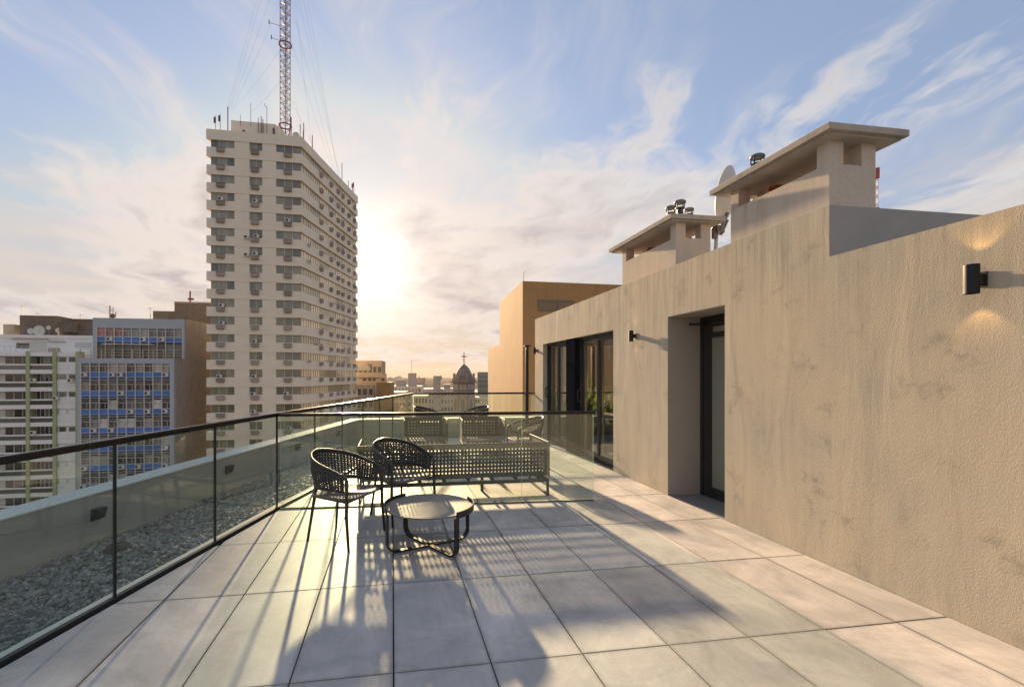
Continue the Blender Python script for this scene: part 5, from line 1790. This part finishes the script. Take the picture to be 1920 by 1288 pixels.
def church():
    c = at(870, 700, 140); c.z = 0
    s = 140 / F
    o = tag(empty('church_tower', (c.x, c.y, GROUND)), 'stone church tower with a pointed dome and a cross on top', 'church')
    ex = az_dir(90 + 6); ey = Vector((-ex.y, ex.x, 0)); fr = (c, ex, ey, Z3)
    zz = lambda y: zof(y, 140)
    r = 19.3 * s
    mb = MB(fr)
    zc = zz(717)
    pts = lambda rr: [(rr * math.cos(2 * math.pi * (k + .5) / 8) / math.cos(math.pi / 8), rr * math.sin(2 * math.pi * (k + .5) / 8) / math.cos(math.pi / 8)) for k in range(8)]
    mb.prism(pts(r), zz(735), zc); mb.prism(pts(r * 1.03), GROUND, zz(735)); mb.build('shaft', M['stone'], o)
    mb = MB(fr); mb.prism(pts(r * 1.22), zc, zc + .45); mb.prism(pts(r * 1.1), zc + .45, zc + 1.2); mb.build('cornice', M['dome'], o)
    prof = [(r * .86, zc + 1.2), (r * .84, zz(710)), (r * .80, zz(704)), (r * .74, zz(699.5)), (r * .65, zz(696)), (r * .55, zz(692.5)), (r * .42, zz(689)), (r * .27, zz(686)), (r * .13, zz(683.8)), (.05, zz(682))]
    mb = MB(fr); mb.lathe(prof, 16); mb.build('dome', M['dome'], o, smooth=True, angle=35)
    mb = MB(fr); mb.box(-.12, .12, -.12, .12, zz(683), zz(661)); mb.box(-.80, .80, -.10, .10, zz(669.2), zz(667.4)); mb.build('cross', M['black_metal'], o)
    for k in range(8):
        a = 2 * math.pi * (k + .5) / 8
        mb = MB(fr); x, y = r * 1.02 * math.cos(a), r * 1.02 * math.sin(a); mb.tube([(x, y, zc + .4), (x, y, zz(702)), ], .26, 6); mb.tube([(x, y, zz(702)), (x, y, zz(699.5))], [.36, .05], 6); mb.build('pinnacle', M['stone'], o)
    # belfry openings with pale louvres, and a pointed window on each visible side
    for k in (5, 6, 7, 4, 0):
        a = 2 * math.pi * k / 8
        n = ex * math.cos(a) + ey * math.sin(a); t = Vector((-n.y, n.x, 0)); w = r * math.tan(math.pi / 8)
        f2 = (c + n * (r + .0), t, n, Z3)
        mb = MB(f2); mb.box(-w * .9, w * .9, .01, .06, zz(733.5), zz(718)); op = mb.build('belfry_opening', M['dome'], o)
        for q in (-.62, -.25, .25, .62):
            mb = MB(f2); mb.box(w * q - .16, w * q + .16, .06, .12, zz(730), zz(720)); mb.build('louvre', M['city1'], op)
        f3 = (c + n * (r * 1.03), t, n, Z3)
        def pointed(wd, z0, zs, zt_, y0, y1, mt, nm, par_):
            mb = MB(f3); L = [(-wd, z0), (wd, z0), (wd, zs), (wd * .72, zs + (zt_ - zs) * .5), (0, zt_), (-wd * .72, zs + (zt_ - zs) * .5), (-wd, zs)]
            A_ = [mb.pt((x, y1, z)) for x, z in L]; B_ = [mb.pt((x, y0, z)) for x, z in L]
            mb.idx(A_)
            for i in range(7): mb.idx((B_[i], B_[(i + 1) % 7], A_[(i + 1) % 7], A_[i]))
            return mb.build(nm, M[mt], par_)
        ar = pointed(w * .78, zz(790), zz(752), zz(740), .0, .15, 'city3', 'window_surround', o)
        pointed(w * .45, zz(788), zz(754), zz(745), .14, .2, 'dome', 'window', ar)
    return o


church()

# red and white mast far behind the right chimney
b = at(1644, 390, 60); t_ = at(1644, 316, 60)
rm = tag(empty('red_mast', b), 'red and white lattice mast behind the larger chimney', 'radio mast')
for k in range(9):
    p, q = b.lerp(t_, k / 9), b.lerp(t_, (k + 1) / 9)
    mb = MB(); r = .17
    for a in (0, 2.1, 4.2):
        mb.tube([p + Vector((r * math.cos(a), r * math.sin(a), 0)), q + Vector((r * math.cos(a), r * math.sin(a), 0))], .035, 5)
        mb.tube([p + Vector((r * math.cos(a), r * math.sin(a), 0)), q + Vector((r * math.cos(a + 2.1), r * math.sin(a + 2.1), 0))], .025, 4)
    mb.build('lattice', simple('red mast paint', (.34, .07, .07), .6) if k % 2 == 0 else M['white'], rm)
mb = MB(); mb.tube([t_, t_ - Vector((0, 0, 1.3))], .30, 8); mb.build('radome', simple('red drum', (.38, .08, .08), .6), rm)
mb = MB(); mb.tube([b - Vector((0, 0, 40)), b], .25, 6); mb.build('lower_shaft', M['mast'], rm)

# ================================================================== AIR
def haze():
    m = bpy.data.materials.new('air'); m.use_nodes = True
    t = NT(m.node_tree); t.t.nodes.clear()
    out = t.n('ShaderNodeOutputMaterial')
    v = t.n('ShaderNodeVolumePrincipled')
    v.inputs['Color'].default_value = (0.62, 0.56, 0.50, 1)
    v.inputs['Density'].default_value = 0.00008
    v.inputs['Anisotropy'].default_value = 0.1
    t.t.links.new(v.outputs[0], out.inputs['Volume'])
    mb = MB(); mb.box(-8100, 8100, -8100, 8100, GROUND - 3.0, 112.0)
    o = mb.build('haze', m); o['kind'] = 'stuff'; o['label'] = 'thin warm haze in the air over the city'


haze()
